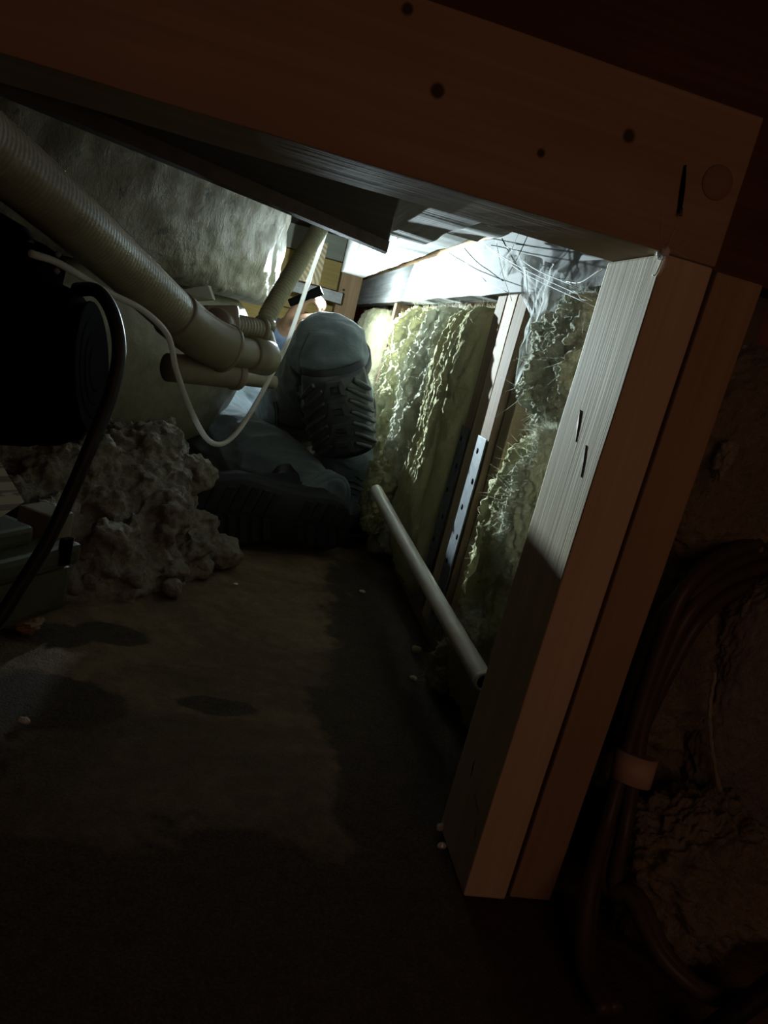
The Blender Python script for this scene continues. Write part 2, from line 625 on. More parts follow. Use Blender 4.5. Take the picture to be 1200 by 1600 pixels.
def floor_mat():
    m, nt, bs, _ = new_mat('damp concrete')
    v = mapped(nt, (1, 1, 1))
    n1 = noise_node(nt, 3.2, 6, 0.62, v, 0.8)
    n2 = noise_node(nt, 45, 5, 0.7, v)
    n3 = noise_node(nt, 420, 3, 0.6, v)
    dry = ramp_link(nt, n2.outputs[0], [(0.3, (0.165, 0.108, 0.060)), (0.7, (0.29, 0.20, 0.115))])
    wet = ramp_link(nt, n2.outputs[0], [(0.3, (0.036, 0.025, 0.018)), (0.7, (0.07, 0.05, 0.036))])
    # damp stains: broad noise plus a few patches where they lie on the slab
    tc = nt.nodes.new('ShaderNodeTexCoord')
    pat = None
    for (px_, py_, rx, ry) in FLOOR_WET:
        mp = nt.nodes.new('ShaderNodeMapping')
        mp.inputs['Scale'].default_value = (1 / rx, 1 / ry, 1)
        mp.inputs['Location'].default_value = (-px_ / rx, -py_ / ry, 0)
        nt.links.new(tc.outputs['Object'], mp.inputs['Vector'])
        ln = nt.nodes.new('ShaderNodeVectorMath')
        ln.operation = 'LENGTH'
        nt.links.new(mp.outputs[0], ln.inputs[0])
        q = math_node(nt, 'SUBTRACT', 1.0, ln.outputs['Value'])
        pat = q if pat is None else math_node(nt, 'MAXIMUM', pat, q)
    nz = noise_node(nt, 11, 5, 0.6, v)
    pat = math_node(nt, 'MULTIPLY_ADD', math_node(nt, 'SUBTRACT', nz.outputs[0], 0.5), 1.5, pat)
    pf = ramp_link(nt, math_node(nt, 'ADD', pat, 0.5), [(0.42, (0, 0, 0)), (0.58, (1, 1, 1))])
    c = mix_col(nt, ramp_link(nt, n1.outputs[0], [(0.42, (0, 0, 0)), (0.60, (0.75, 0.75, 0.75))]), dry, wet)
    c = mix_col(nt, pf, c, wet)
    c = mix_col(nt, 0.3, c, ramp_link(nt, n3.outputs[0], [(0.35, (0.025, 0.017, 0.012)), (0.65, (0.16, 0.12, 0.08))]))
    nt.links.new(c, bs.inputs['Base Color'])
    setp(bs, 0.8, spec=0.2)
    h = math_node(nt, 'MULTIPLY_ADD', n3.outputs[0], 0.3, n2.outputs[0])
    bump(nt, bs, h, 0.55, 0.004)
    return m


FLOOR_WET = [(-0.28, 0.62, 0.14, 0.16), (-0.15, 0.72, 0.10, 0.06), (-0.185, 0.87, 0.05, 0.035), (-0.11, 0.90, 0.045, 0.028),
             (0.06, 0.44, 0.20, 0.12), (0.24, 0.72, 0.10, 0.34), (0.30, 1.05, 0.12, 0.35), (0.20, 0.42, 0.22, 0.14), (0.02, 0.76, 0.05, 0.02)]
M['floor'] = floor_mat()


def tube_mat():
    m, nt, bs, _ = new_mat('clear vinyl tube')
    bs.inputs['Base Color'].default_value = (0.72, 0.71, 0.65, 1)
    setp(bs, 0.2, spec=0.5)
    n = noise_node(nt, 40, 3, 0.5, mapped(nt, (1, 1, 1)))
    bump(nt, bs, n.outputs[0], 0.05, 0.001)
    tr = nt.nodes.new('ShaderNodeBsdfTranslucent')
    tr.inputs[0].default_value = (0.72, 0.72, 0.68, 1)
    tp = nt.nodes.new('ShaderNodeBsdfTransparent')
    m1 = nt.nodes.new('ShaderNodeMixShader')
    m1.inputs[0].default_value = 0.4
    nt.links.new(bs.outputs[0], m1.inputs[1])
    nt.links.new(tr.outputs[0], m1.inputs[2])
    m2 = nt.nodes.new('ShaderNodeMixShader')
    m2.inputs[0].default_value = 0.18
    nt.links.new(m1.outputs[0], m2.inputs[1])
    nt.links.new(tp.outputs[0], m2.inputs[2])
    nt.links.new(m2.outputs[0], nt.nodes['Material Output'].inputs[0])
    return m


M['tube'] = tube_mat()


def web_mat():
    m, nt, bs, _ = new_mat('cobweb')
    bs.inputs['Base Color'].default_value = (0.72, 0.74, 0.72, 1)
    setp(bs, 0.9, spec=0.1)
    v = mapped(nt, (60, 60, 9))
    n = noise_node(nt, 1.0, 5, 0.7, v, 1.0)
    n2 = noise_node(nt, 22, 3, 0.6, mapped(nt, (1, 1, 1)))
    f = math_node(nt, 'MULTIPLY_ADD', n2.outputs[0], 0.6, math_node(nt, 'MULTIPLY', n.outputs[0], 0.6))
    r = ramp(nt, [(0.44, (0.15, 0.15, 0.15)), (0.66, (0.95, 0.95, 0.95))])
    nt.links.new(f, r.inputs[0])
    tl = nt.nodes.new('ShaderNodeBsdfTranslucent')
    tl.inputs[0].default_value = (0.7, 0.72, 0.7, 1)
    m1 = nt.nodes.new('ShaderNodeMixShader')
    m1.inputs[0].default_value = 0.45
    nt.links.new(bs.outputs[0], m1.inputs[1])
    nt.links.new(tl.outputs[0], m1.inputs[2])
    tp = nt.nodes.new('ShaderNodeBsdfTransparent')
    m2 = nt.nodes.new('ShaderNodeMixShader')
    nt.links.new(r.outputs[0], m2.inputs[0])
    nt.links.new(tp.outputs[0], m2.inputs[1])
    nt.links.new(m1.outputs[0], m2.inputs[2])
    nt.links.new(m2.outputs[0], nt.nodes['Material Output'].inputs[0])
    return m


M['web'] = web_mat()
m_, nt_, bs_, _ = new_mat('cobweb thread')
bs_.inputs['Base Color'].default_value = (0.75, 0.77, 0.76, 1)
setp(bs_, 0.9, spec=0.1)
bump(nt_, bs_, noise_node(nt_, 300, 2, 0.5, mapped(nt_, (1, 1, 1))).outputs[0], 0.2)
M['thread'] = m_

# ================================================================== THE SETTING
WX = 0.317           # inner face of the right wall's studs
FARY = 3.22
# floor slab, slightly uneven
nx, ny = 150, 200
gx, gy = np.linspace(-1.3, 1.1, nx), np.linspace(-1.0, 3.4, ny)
X, Y = np.meshgrid(gx, gy)
P = np.stack([X.ravel(), Y.ravel(), np.zeros(X.size)], 1)
P[:, 2] = -0.004 + 0.004 * fbm(P * 6, 3) + 0.0012 * fbm(P * 40, 2)
F = [[j * nx + i, j * nx + i + 1, (j + 1) * nx + i + 1, (j + 1) * nx + i] for j in range(ny - 1) for i in range(nx - 1)]
fl = mesh_obj('floor', P, F, M['floor'], origin=np.zeros(3))
tag(fl, 'damp brown concrete slab floor with dark wet stains', None, kind='structure')

# right wall: sheathing behind the studs
ws = board('wall_right', (0.424, 0.442, 0.62, 3.3, -0.01, 0.80), M['sheath'], bevel=0.001, cuts=20,
           label='red brown sheathing panel behind the insulation of the right wall', kind='structure')
# top plate and sill
board('trim_1', (WX - 0.002, WX + 0.037, 0.592, FARY, 0.532, 0.622), M['sawn_y'], cuts=40, rag=0.003,
      label='pale sawn top plate running along the right wall above the insulation', kind='structure')
board('trim_2', (WX + 0.02, 0.42, 0.60, FARY, 0.0, 0.038), M['old_z'], cuts=30, rag=0.003,
      label='dark bottom sill plate on the floor under the right wall studs', kind='structure')
board('trim_3', (WX + 0.037, 0.424, 0.592, FARY, 0.622, 0.79), M['brown_z'], cuts=20,
      label='brown rim board above the right wall top plate', kind='structure')
# ceiling decking of separate boards
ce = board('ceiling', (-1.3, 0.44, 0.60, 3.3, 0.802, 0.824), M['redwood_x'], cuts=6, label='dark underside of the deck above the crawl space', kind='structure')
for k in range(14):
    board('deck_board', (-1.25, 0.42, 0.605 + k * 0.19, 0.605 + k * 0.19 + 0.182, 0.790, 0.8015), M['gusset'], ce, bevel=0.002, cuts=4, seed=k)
# rim panel above and beside the header
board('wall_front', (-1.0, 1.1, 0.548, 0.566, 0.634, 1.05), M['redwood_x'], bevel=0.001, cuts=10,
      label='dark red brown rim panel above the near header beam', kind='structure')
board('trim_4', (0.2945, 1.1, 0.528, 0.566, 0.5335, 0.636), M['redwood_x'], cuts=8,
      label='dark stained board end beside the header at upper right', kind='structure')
# back wall of horizontal boards
wb = board('wall_back', (-1.2, 0.45, FARY + 0.03, FARY + 0.05, 0.0, 0.80), M['sheath'], bevel=0.001, cuts=6,
           label='board wall at the far end of the crawl space', kind='structure')
zz = [0.0, 0.115, 0.23, 0.345, 0.46, 0.575, 0.692]
for k in range(6):
    board('plank', (-1.1, 0.30, FARY, FARY + 0.028, zz[k] + 0.002, zz[k + 1] - 0.002), M['yellow_x'], wb, cuts=10, seed=k * 3)
pb = board('plank', (-1.1, 0.30, FARY - 0.012, FARY + 0.028, 0.694, 0.789), M['ply_x'], wb, cuts=6)

# ------------------------------------------------------------------ near framing
hk = []
hb_origin = np.array([(-0.8 + 0.2925) / 2, (0.5 + 0.586) / 2, 0.532])
for (px_, py_, r_) in [(684, 140, 0.0042), (983, 211, 0.0045), (846, 238, 0.0030), (637, 12, 0.0036)]:
    hk.append((tuple(at(px_, py_, 0.5) - hb_origin), r_))
M['header'] = wood('header beam timber', (0.46, 0.345, 0.235), (0.35, 0.25, 0.165), 0, 0.7, knots=hk, bump_s=0.15)
hd = board('header_beam', (-0.8, 0.2925, 0.5, 0.586, 0.532, 0.6305), M['header'], bevel=0.0015, cuts=30, rag=0.0010,
           label='long reddish timber header beam with dark knots across the top of the opening', cat='beam')
# gouge with a nail in the header's face, and a thin round disc slightly darker than the beam
g0, g1 = at(1071, 258, 0.4985), at(1061, 333, 0.4985)
tag(mesh_obj('gouge', *tube_geo([g0, (g0 + g1) / 2, g1], [0.0012, 0.0032, 0.0026], 10, 4, flat=0.35), M['hole'], hd), 'dark slot gouged in the face')
tag(mesh_obj('nail', *tube_geo([g1 + [0, -0.001, 0.003], g1 + [0, -0.0035, -0.002]], 0.0011, 8, 1), M['steel'], hd), 'shiny nail tip')
c_ = at(1122, 285, 0.4993)
tag(mesh_obj('round_disc', *lathe_geo(c_ + [0, 0.001, 0], (0, -1, 0), [(0, 0.0115), (0.0008, 0.011), (0.0014, 0.008), (0.0012, 0.001)], 20),
             wood('darker disc wood', (0.34, 0.25, 0.17), (0.26, 0.18, 0.12), 0)), None)
sc = bpy.data.objects['round_disc']
sc.location = Vector(sc.location) - wpos(hd)
sc.parent = hd

pk = []
po = np.array([(0.253 + 0.2925) / 2, (0.5 + 0.589) / 2, 0.0])
for (px_, py_, r_) in [(903, 655, 0.004), (911, 715, 0.0045), (745, 1250, 0.005)]:
    pk.append((tuple(atX(px_, py_, 0.253) - po), r_))
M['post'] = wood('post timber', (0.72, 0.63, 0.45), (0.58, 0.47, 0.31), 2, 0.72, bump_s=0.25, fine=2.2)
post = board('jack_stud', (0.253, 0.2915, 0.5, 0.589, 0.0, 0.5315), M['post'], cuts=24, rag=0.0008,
             label='nearest upright stud with its inner face lit, carrying the header beam', cat='stud')
# torn splits on its inner face
for (a, b, r_) in [((906, 640), (899, 690), 0.0018), ((915, 695), (907, 745), 0.0018), ((742, 1185), (735, 1215), 0.0022), ((741, 1240), (748, 1275), 0.0025), ((743, 1290), (742, 1310), 0.0012)]:
    p0, p1 = atX(*a, 0.2526), atX(*b, 0.2526)
    mid = (p0 + p1) / 2
    hw = np.array([0, r_, 0])
    q = [p0, mid + hw, p1, mid - hw * 0.4]
    V = np.array(q + [v + np.array([0.002, 0, 0]) for v in q])
    mesh_obj('split', V, [[3, 2, 1, 0], [4, 5, 6, 7], [0, 1, 5, 4], [1, 2, 6, 5], [2, 3, 7, 6], [3, 0, 4, 7]], M['rust'], post, smooth=False)
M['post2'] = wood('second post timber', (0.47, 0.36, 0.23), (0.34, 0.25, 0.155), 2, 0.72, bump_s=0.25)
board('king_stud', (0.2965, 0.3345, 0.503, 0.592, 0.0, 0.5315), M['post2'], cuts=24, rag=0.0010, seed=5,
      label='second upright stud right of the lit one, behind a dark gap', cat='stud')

# diagonal brace panel behind the header (dark, crosses the corner)
A0, A1, A2, A3 = (-0.55, 0.30), (-0.216, 0.623), (0.124, 0.952), (0.079, 0.5875)
def prism(poly, z0, z1):
    n = len(poly)
    V = [(x, y, z0) for x, y in poly] + [(x, y, z1) for x, y in poly]
    F = [list(range(n))[::-1], [n + i for i in range(n)]] + [[i, (i + 1) % n, n + (i + 1) % n, n + i] for i in range(n)]
    return np.array(V), F
gv, gf = prism([(-0.2505, 0.5895), (0.079, 0.5895), (0.124, 0.952)], 0.543, 0.5525)
gs = mesh_obj('corner_gusset', gv, gf, M['gusset'], smooth=False)
bv = gs.modifiers.new('b', 'BEVEL'); bv.width = 0.0015; bv.segments = 2
lv, lf = prism([(-0.2505, 0.5895), (-0.222, 0.5895), (0.122, 0.925), (0.124, 0.952)], 0.530, 0.5428)
mesh_obj('edge_lip', lv, lf, M['gusset'], gs, smooth=False)
tag(gs, 'dark triangular corner gusset panel screwed under the deck behind the header', 'panel')

# ceiling joists running away from the header
board('deck_joist', (0.086, 0.168, 0.5895, 0.955, 0.5535, 0.645), M['rough_y'], cuts=30, rag=0.006, seed=2,
      label='rough grey sawn joist block just behind the header', cat='joist')
board('deck_joist', (0.182, 0.250, 0.965, 2.30, 0.590, 0.73), M['pale_y'], cuts=40, rag=0.004, seed=9,
      label='bright white lit deck joist above the raised knee', cat='joist')
board('ledger_strip', (0.176, 0.235, 0.60, 0.955, 0.572, 0.61), M['rough_y'], cuts=30, rag=0.008, seed=4,
      label='ragged splintered ledger strip beside the rough joist', cat='board')
# shim wedges between joists
m_, nt_, bs_, _ = new_mat('end grain rings')
wv_n = nt_.nodes.new('ShaderNodeTexWave')
wv_n.wave_type = 'RINGS'
wv_n.rings_direction = 'Y'
wv_n.inputs['Scale'].default_value = 22
wv_n.inputs['Distortion'].default_value = 1.5
nt_.links.new(mapped(nt_, (1, 1, 1), loc=(0.06, 0, 0.02)), wv_n.inputs['Vector'])
nt_.links.new(ramp_link(nt_, wv_n.outputs[1], [(0.2, (0.36, 0.28, 0.16)), (0.8, (0.60, 0.50, 0.32))]), bs_.inputs['Base Color'])
setp(bs_, 0.85, spec=0.05)
board('end_grain_block', (0.078, 0.150, 2.70, 2.775, 0.555, 0.70), m_, cuts=6,
      label='short block showing ringed end grain beside the far yellow boards', cat='block')
board('far_ledger', (-0.15, 0.245, 2.78, 2.86, 0.515, 0.553), M['pale_y'], cuts=12, rag=0.003,
      label='white lit horizontal ledger board near the far wall', cat='board')
cpst = board('corner_post', (0.235, 0.316, 2.90, 3.0, 0.0, 0.788), M['brown_z'], cuts=12,
             label='tan corner post at the far end of the right wall', cat='post')
for (px_, py_) in [(537, 453), (536, 459)]:
    c_ = at(px_, py_, 2.897)
    mesh_obj('nail_head', *lathe_geo(c_, (0, -1, 0), [(0, 0.005), (0.003, 0.0045), (0.0035, 0.001)], 12), M['rust'], cpst)

# ------------------------------------------------------------------ right wall studs with steel plates
stud_y = [(0.905, 0.940), (0.947, 0.992), (1.000, 1.045), (1.053, 1.095)]
stud_lab = ['thin wall stud nearest the post, beside the open red cavity', 'wall stud with upper steel plate, second from the post',
            'wall stud with a long steel strip, third from the post', 'outer wall stud of the pack, against the far insulation']
studs = []
for i, ((y0, y1), lb) in enumerate(zip(stud_y, stud_lab)):
    dx = [0.008, 0.0, 0.002, 0.004][i]
    studs.append(board('wall_stud', (WX + dx, 0.423, y0, y1, 0.039, 0.5315), M['old_z'] if i % 2 else M['sawn_z'], cuts=16, rag=0.0016, seed=i * 5, label=lb, cat='stud', group='stud pack in the right wall'))
def steel_strip(stud, y0, y1, z0, z1, x, lab):
    st = board('steel_strip', (x - 0.0025, x - 0.0005, y0, y1, z0, z1), M['steel'], stud, bevel=0.0004, cuts=8, rag=0.0008)
    tag(st, lab)
    n = 7
    for k in range(n):
        z = z0 + 0.02 + (z1 - z0 - 0.04) * k / (n - 1)
        yy = y0 + (y1 - y0) * (0.3 if k % 2 else 0.66)
        mesh_obj('screw_hole', *lathe_geo((x - 0.0022, yy, z), (-1, 0, 0), [(0, 0.0042), (0.0006, 0.0040), (0.0009, 0.0015)], 10), M['hole'], st)
steel_strip(studs[1], 0.950, 0.989, 0.05, 0.335, WX - 0.001, 'galvanised steel strip with holes')
steel_strip(studs[3], 1.055, 1.094, 0.05, 0.335, WX + 0.003, 'galvanised steel strip with holes')
board('wall_stud', (WX + 0.006, 0.423, 2.02, 2.06, 0.039, 0.5315), M['old_z'], cuts=10, seed=3, label='dark brown stud between the far insulation batts beside the raised knee', cat='stud', group='stud pack in the right wall')

# ------------------------------------------------------------------ insulation
def fluff(name, c, h, mat, label, cat='insulation', group=None, amp=0.012, freq=(22, 22, 12), seed=0, p=3.2, nu=120, nv=90, fib=700, rot=None, mode='fluff', parent=None, fl=(0.004, 0.015)):
    V, F, N = blob_geo(c, h, p, amp, freq, seed, int(nu * 1.6), int(nv * 1.6), mode, rot)
    V = V + N * (0.0024 * ridge(V * np.array([150, 150, 55]) + seed, 2) - 0.0015 + 0.0022 * fbm(V * np.array([300, 300, 160]), 2))[:, None]
    V[:, 0] = np.minimum(V[:, 0], np.maximum(0.4225, V[:, 0] * 0)) if c[0] < 0.42 and c[1] > 0.6 else V[:, 0]
    V[:, 2] = np.maximum(V[:, 2], 0.003)
    if c[0] < 0.42 and c[1] > 0.6: V[:, 2] = np.where(V[:, 2] > 0.515, 0.515 + (V[:, 2] - 0.515) * 0.3, V[:, 2])
    o = mesh_obj(name, V, F, mat, parent)
    if not parent: tag(o, label, cat, group)
    if fib:
        mk = (N[:, 0] < 0.4) | (N[:, 1] > 0.2)
        f = mesh_obj('fibres', *fibres_geo(V, N, int(fib * 4), fl, 0.00016, seed, mk), mat, o, smooth=False)
        f['kind'] = 'stuff'
    return o


G_INS = 'fibreglass batts in the right wall'
# far bay, several folds
fluff('insulation_batt', (0.366, 1.225, 0.275), (0.070, 0.115, 0.245), M['ins'], 'yellow green insulation batt against the far side of the stud pack', group=G_INS, amp=0.013, freq=(24, 34, 5), seed=1, p=4)
fluff('insulation_batt', (0.354, 1.43, 0.272), (0.060, 0.12, 0.243), M['ins_pale'], 'pale insulation batt with long vertical folds right of the knee pad', group=G_INS, amp=0.024, freq=(26, 30, 7), seed=2, p=3, nu=160, nv=130, fib=1200)
fluff('insulation_batt', (0.362, 1.72, 0.270), (0.068, 0.17, 0.243), M['ins'], 'ragged insulation batt just beyond the raised knee', group=G_INS, amp=0.028, freq=(24, 20, 8), seed=3, p=3, nu=160, nv=120, fib=1200)
fluff('insulation_batt', (0.362, 2.40, 0.272), (0.062, 0.30, 0.245), M['ins'], 'farthest insulation batt beside the corner post', group=G_INS, amp=0.014, freq=(20, 12, 8), seed=4, p=4, fib=400)
fluff('insulation_tuft', (0.285, 1.42, 0.14), (0.026, 0.06, 0.08), M['ins'], 'loose yellow insulation tuft hanging beside the trouser hem', group=G_INS, amp=0.014, freq=(40, 36, 22), seed=5, p=2.2, nu=90, nv=70, fib=700)
# near bay
fluff('insulation_batt', (0.352, 0.735, 0.455), (0.062, 0.115, 0.078), M['ins_pale'], 'curled insulation piece hanging under the top plate behind the cobweb', group=G_INS, amp=0.020, freq=(30, 30, 24), seed=6, p=2.6, nu=150, nv=100, fib=1400)
fluff('insulation_batt', (0.365, 0.775, 0.19), (0.058, 0.125, 0.185), M['ins'], 'tall torn insulation batt standing between stud pack and lit post', group=G_INS, amp=0.017, freq=(28, 28, 13), seed=7, p=3.0, nu=160, nv=130, fib=1500)
fluff('insulation_tuft', atX(835, 790, 0.300), (0.020, 0.024, 0.075), M['ins_pale'], 'white edged insulation tuft pressed against the lit post', group=G_INS, amp=0.013, freq=(44, 44, 34), seed=8, p=2.3, nu=90, nv=80, fib=900)
fluff('insulation_tuft', atX(748, 985, 0.300), (0.014, 0.019, 0.016), M['ins_pale'], 'small white insulation tuft above the white pipe end', group=G_INS, amp=0.008, freq=(70, 70, 70), seed=9, p=2.1, nu=60, nv=40, fib=500)
fluff('insulation_tuft', atX(690, 1045, 0.318), (0.010, 0.028, 0.036), M['ins'], 'torn yellow insulation scrap hanging over the floor edge below the pipe', group=G_INS, amp=0.010, freq=(50, 50, 40), seed=10, p=2.2, nu=60, nv=50, fib=300)
# outside the post, in the dark
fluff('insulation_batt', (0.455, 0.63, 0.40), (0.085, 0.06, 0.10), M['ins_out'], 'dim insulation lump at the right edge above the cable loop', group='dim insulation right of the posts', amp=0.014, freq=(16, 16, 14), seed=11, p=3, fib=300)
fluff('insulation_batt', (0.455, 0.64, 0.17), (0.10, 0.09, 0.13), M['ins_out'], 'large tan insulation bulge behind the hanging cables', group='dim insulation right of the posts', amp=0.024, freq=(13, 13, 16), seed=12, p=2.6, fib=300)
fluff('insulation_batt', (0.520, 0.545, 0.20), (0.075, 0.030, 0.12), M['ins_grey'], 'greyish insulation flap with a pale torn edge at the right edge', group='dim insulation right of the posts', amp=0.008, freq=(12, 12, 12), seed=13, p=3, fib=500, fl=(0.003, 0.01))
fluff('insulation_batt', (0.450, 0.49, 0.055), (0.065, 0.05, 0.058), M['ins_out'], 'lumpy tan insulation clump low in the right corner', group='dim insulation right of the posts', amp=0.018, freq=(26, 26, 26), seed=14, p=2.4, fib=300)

flap = bpy.data.objects['insulation_batt.008']
q = [at(x_, y_, 0.512) for x_, y_ in ((1118, 1050), (1109, 1105), (1112, 1165), (1126, 1240), (1150, 1308), (1184, 1348))]
V, F = tube_geo(q, [0.0012, 0.002, 0.0016, 0.0022, 0.0018, 0.0012], 8, 10)
V = V + (0.0016 * np.stack([fbm(V * 160, 2), fbm(V * 160 + 5, 2), fbm(V * 160 + 9, 2)], 1))
tag(mesh_obj('torn_edge', V, F, M['ins_pale'], flap), 'pale torn edge of the flap')
fluff('insulation_tuft', at(1131, 722, 0.565), (0.005, 0.006, 0.014), M['ins_pale'], 'small white tuft poking out behind the right stud', group='dim insulation right of the posts', amp=0.004, freq=(90, 90, 90), seed=15, p=2.1, nu=30, nv=24, fib=60)

# ------------------------------------------------------------------ cobweb hanging at the plate
def web_sheet():
    top = [(690, 375), (760, 395), (850, 400), (935, 425)]
    nu_, nv_ = 46, 40
    V, keep = [], []
    Pt = catmull([atX(*q, 0.300) for q in [(795, 388), (846, 405), (897, 436), (938, 466)]], 20)
    t = np.linspace(0, len(Pt) - 1, nu_)
    Pt = np.stack([np.interp(t, np.arange(len(Pt)), Pt[:, i]) for i in range(3)], 1)
    ss = np.linspace(0, 1, nu_)
    drop = 0.02 + 0.11 * np.exp(-((ss - 0.45) / 0.22) ** 2) + 0.012 * np.sin(ss * 31)
    for i in range(nu_):
        for j in range(nv_):
            s = j / (nv_ - 1)
            pinch = 1 - 0.55 * s
            x = Pt[i] * 1.0
            cx = Pt[int(0.46 * nu_)]
            q = cx + (x - cx) * (pinch if 0.2 < ss[i] < 0.95 else 1)
            V.append(q + np.array([-0.006 * math.sin(s * 2.2 + i * 0.3), 0.004 * math.sin(i * 0.9), -drop[i] * s]))
    V = np.array(V)
    V[:, 0] += 0.006 * fbm(V * 45, 2)
    F = [[i * nv_ + j, (i + 1) * nv_ + j, (i + 1) * nv_ + j + 1, i * nv_ + j + 1] for i in range(nu_ - 1) for j in range(nv_ - 1)]
    return V, F


wv, wf = web_sheet()
web = mesh_obj('cobweb', wv, wf, M['web'])
tag(web, 'dusty white cobweb hanging from the top plate beside the lit post', 'cobweb')
parts = []
for (a, b, xa, xb) in [((745, 372), (925, 470), .312, .27), ((760, 385), (930, 480), .312, .27), ((690, 395), (800, 460), .31, .30), ((790, 385), (905, 450), .31, .27),
                       ((820, 400), (845, 600), .30, .30), ((835, 470), (838, 595), .30, .30), ((870, 470), (845, 590), .29, .30), ((855, 480), (850, 560), .3, .3),
                       ((700, 370), (760, 440), .31, .305), ((885, 440), (940, 420), .29, .256), ((775, 375), (800, 470), .312, .3), ((812, 360), (780, 430), .31, .31),
                       ((1030, 395), (1025, 372), .253, .25), ((1038, 398), (1020, 430), .2515, .2515), ((900, 440), (918, 470), .28, .28)]:
    p0, p1 = atX(*a, xa), atX(*b, xb)
    mid = (p0 + p1) / 2 + np.array([0, 0, -0.006])
    parts.append(tube_geo([p0, mid, p1], 0.00045, 5, 6))
th = mesh_obj('threads', *join_geo(parts), M['thread'], web)
th['kind'] = 'stuff'
V_, F_, N_ = blob_geo((0.2535, 0.503, 0.5325), (0.004, 0.004, 0.004), 2, 0.002, (200, 200, 200), 3, 24, 16)
nest = mesh_obj('web_nest', V_, F_, M['thread'])
tag(nest, 'white fuzzy web clump on the upper corner of the lit post', 'cobweb')
f = mesh_obj('fibres', *fibres_geo(V_, N_, 90, (0.004, 0.012), 0.0002, 5), M['thread'], nest, smooth=False)
f['kind'] = 'stuff'

# ------------------------------------------------------------------ loose white pipe along the wall
p0, p1 = at(588, 766, 1.24), at(757, 1066, 0.645)
parts = [tube_geo([p0, p0 * .66 + p1 * .34 + [0, 0, -.002], p0 * .33 + p1 * .67 + [0, 0, -.002], p1], 0.0105, 20, 8, caps=False)]
pp = mesh_obj('pvc_pipe', *parts[0], M['pvc_white'])
tag(pp, 'thin white plastic pipe lying along the foot of the right wall', 'pipe')
d = (p0 - p1) / np.linalg.norm(p0 - p1)
mesh_obj('pipe_bore', *lathe_geo(p1 + d * 0.004, -d, [(0, 0.0078), (0.003, 0.0080)], 20), M['hole'], pp)
mesh_obj('pipe_rim', *lathe_geo(p1 + d * 0.006, -d, [(0, 0.0106), (0.0055, 0.0107), (0.006, 0.0102), (0.006, 0.008), (0.001, 0.0078)], 20), M['pvc_white'], pp)

# ------------------------------------------------------------------ hot tub shell
TC = np.array([-0.60, 1.75, 0.0])
tub = empty('hot_tub', (TC[0], TC[1], 0.05), 'large brown beige resin hot tub shell filling the left side', 'hot tub')
def shell(prof, seg, amp, freq, seed):
    """prof: (z, r) bottom to top"""
    pz = catmull(np.array([[z, r, 0] for z, r in prof], float), 10)
    V, F = [], []
    for z, r, _ in pz:
        for j in range(seg):
            t = 2 * math.pi * j / seg
            V.append([TC[0] + r * math.cos(t), TC[1] + r * math.sin(t), z])
    V = np.array(V)
    N = V - TC
    N[:, 2] = 0
    N /= np.linalg.norm(N, axis=1)[:, None] + 1e-9
    V += N * (amp * fbm(V * freq + seed, 4))[:, None]
    n = len(pz)
    for i in range(n - 1):
        for j in range(seg):
            k = (j + 1) % seg
            F.append([i * seg + j, i * seg + k, (i + 1) * seg + k, (i + 1) * seg + j])
    F.append(list(range(seg))[::-1])
    F.append([(n - 1) * seg + j for j in range(seg)])
    return V, F
o = mesh_obj('upper_shell', *shell([(0.448, 0.52), (0.436, 0.56), (0.440, 0.580), (0.46, 0.594), (0.52, 0.605), (0.62, 0.603), (0.788, 0.602)], 420, 0.010, 22, 3), M['shell'], tub)
tag(o, 'pitted glossy brown side of the tub')
o = mesh_obj('foot_well', *shell([(0.118, 0.28), (0.115, 0.42), (0.125, 0.500), (0.16, 0.530), (0.23, 0.560), (0.30, 0.574), (0.37, 0.570), (0.42, 0.545), (0.452, 0.50)], 240, 0.006, 9, 5), M['bowl'], tub)
tag(o, 'smooth beige underside bowl of the tub')
# torn tape scrap on the shell's lower rim
q = [at(270, 455, 1.30), at(325, 446, 1.32), at(333, 468, 1.32), at(300, 470, 1.31)]
V = np.array(q + [v + np.array([0.004, 0.006, 0.0]) for v in q])
tag(mesh_obj('resin_flap', V, [[0, 1, 2, 3], [7, 6, 5, 4], [0, 4, 5, 1], [1, 5, 6, 2], [2, 6, 7, 3], [3, 7, 4, 0]], M['pvc_grey'], tub, smooth=False), 'pale resin flap on the rim')

# ------------------------------------------------------------------ plumbing
def ring_geo(c, ax, r, thick, wdt, seg=28):
    return lathe_geo(np.asarray(c) - np.asarray(ax) * wdt / 2, ax, [(0, r - thick * .4), (0, r), (wdt * .25, r + thick), (wdt * .75, r + thick), (wdt, r), (wdt, r - thick * .4)], seg)

FP = [np.array([-0.56, 1.10, 0.60]), np.array([-0.53, 0.86, 0.60]), np.array([-0.44, 0.68, 0.585]), at(-140, 128, 0.64), at(-60, 195, 0.70), at(20, 262, 0.76), at(100, 330, 0.83), at(190, 412, 0.94), at(262, 480, 1.03), at(285, 502, 1.06)]
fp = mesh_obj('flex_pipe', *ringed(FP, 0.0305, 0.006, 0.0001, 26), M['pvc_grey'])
tag(fp, 'thick ribbed beige flexible pipe running diagonally past the tub', 'pipe')
EL = [at(272, 490, 1.045), at(300, 514, 1.075), at(328, 533, 1.10), at(352, 544, 1.12)]
el = mesh_obj('elbow', *tube_geo(EL, [0.0335, 0.034, 0.0345, 0.035], 28, 8), M['pvc_grey'], fp)
tag(el, 'glossy elbow socket at the end of the flexible pipe')
dx = EL[3] - EL[2]
dx /= np.linalg.norm(dx)
mesh_obj('socket_rim', *ring_geo(EL[3], dx, 0.0345, 0.0018, 0.008), M['pvc_grey'], el)

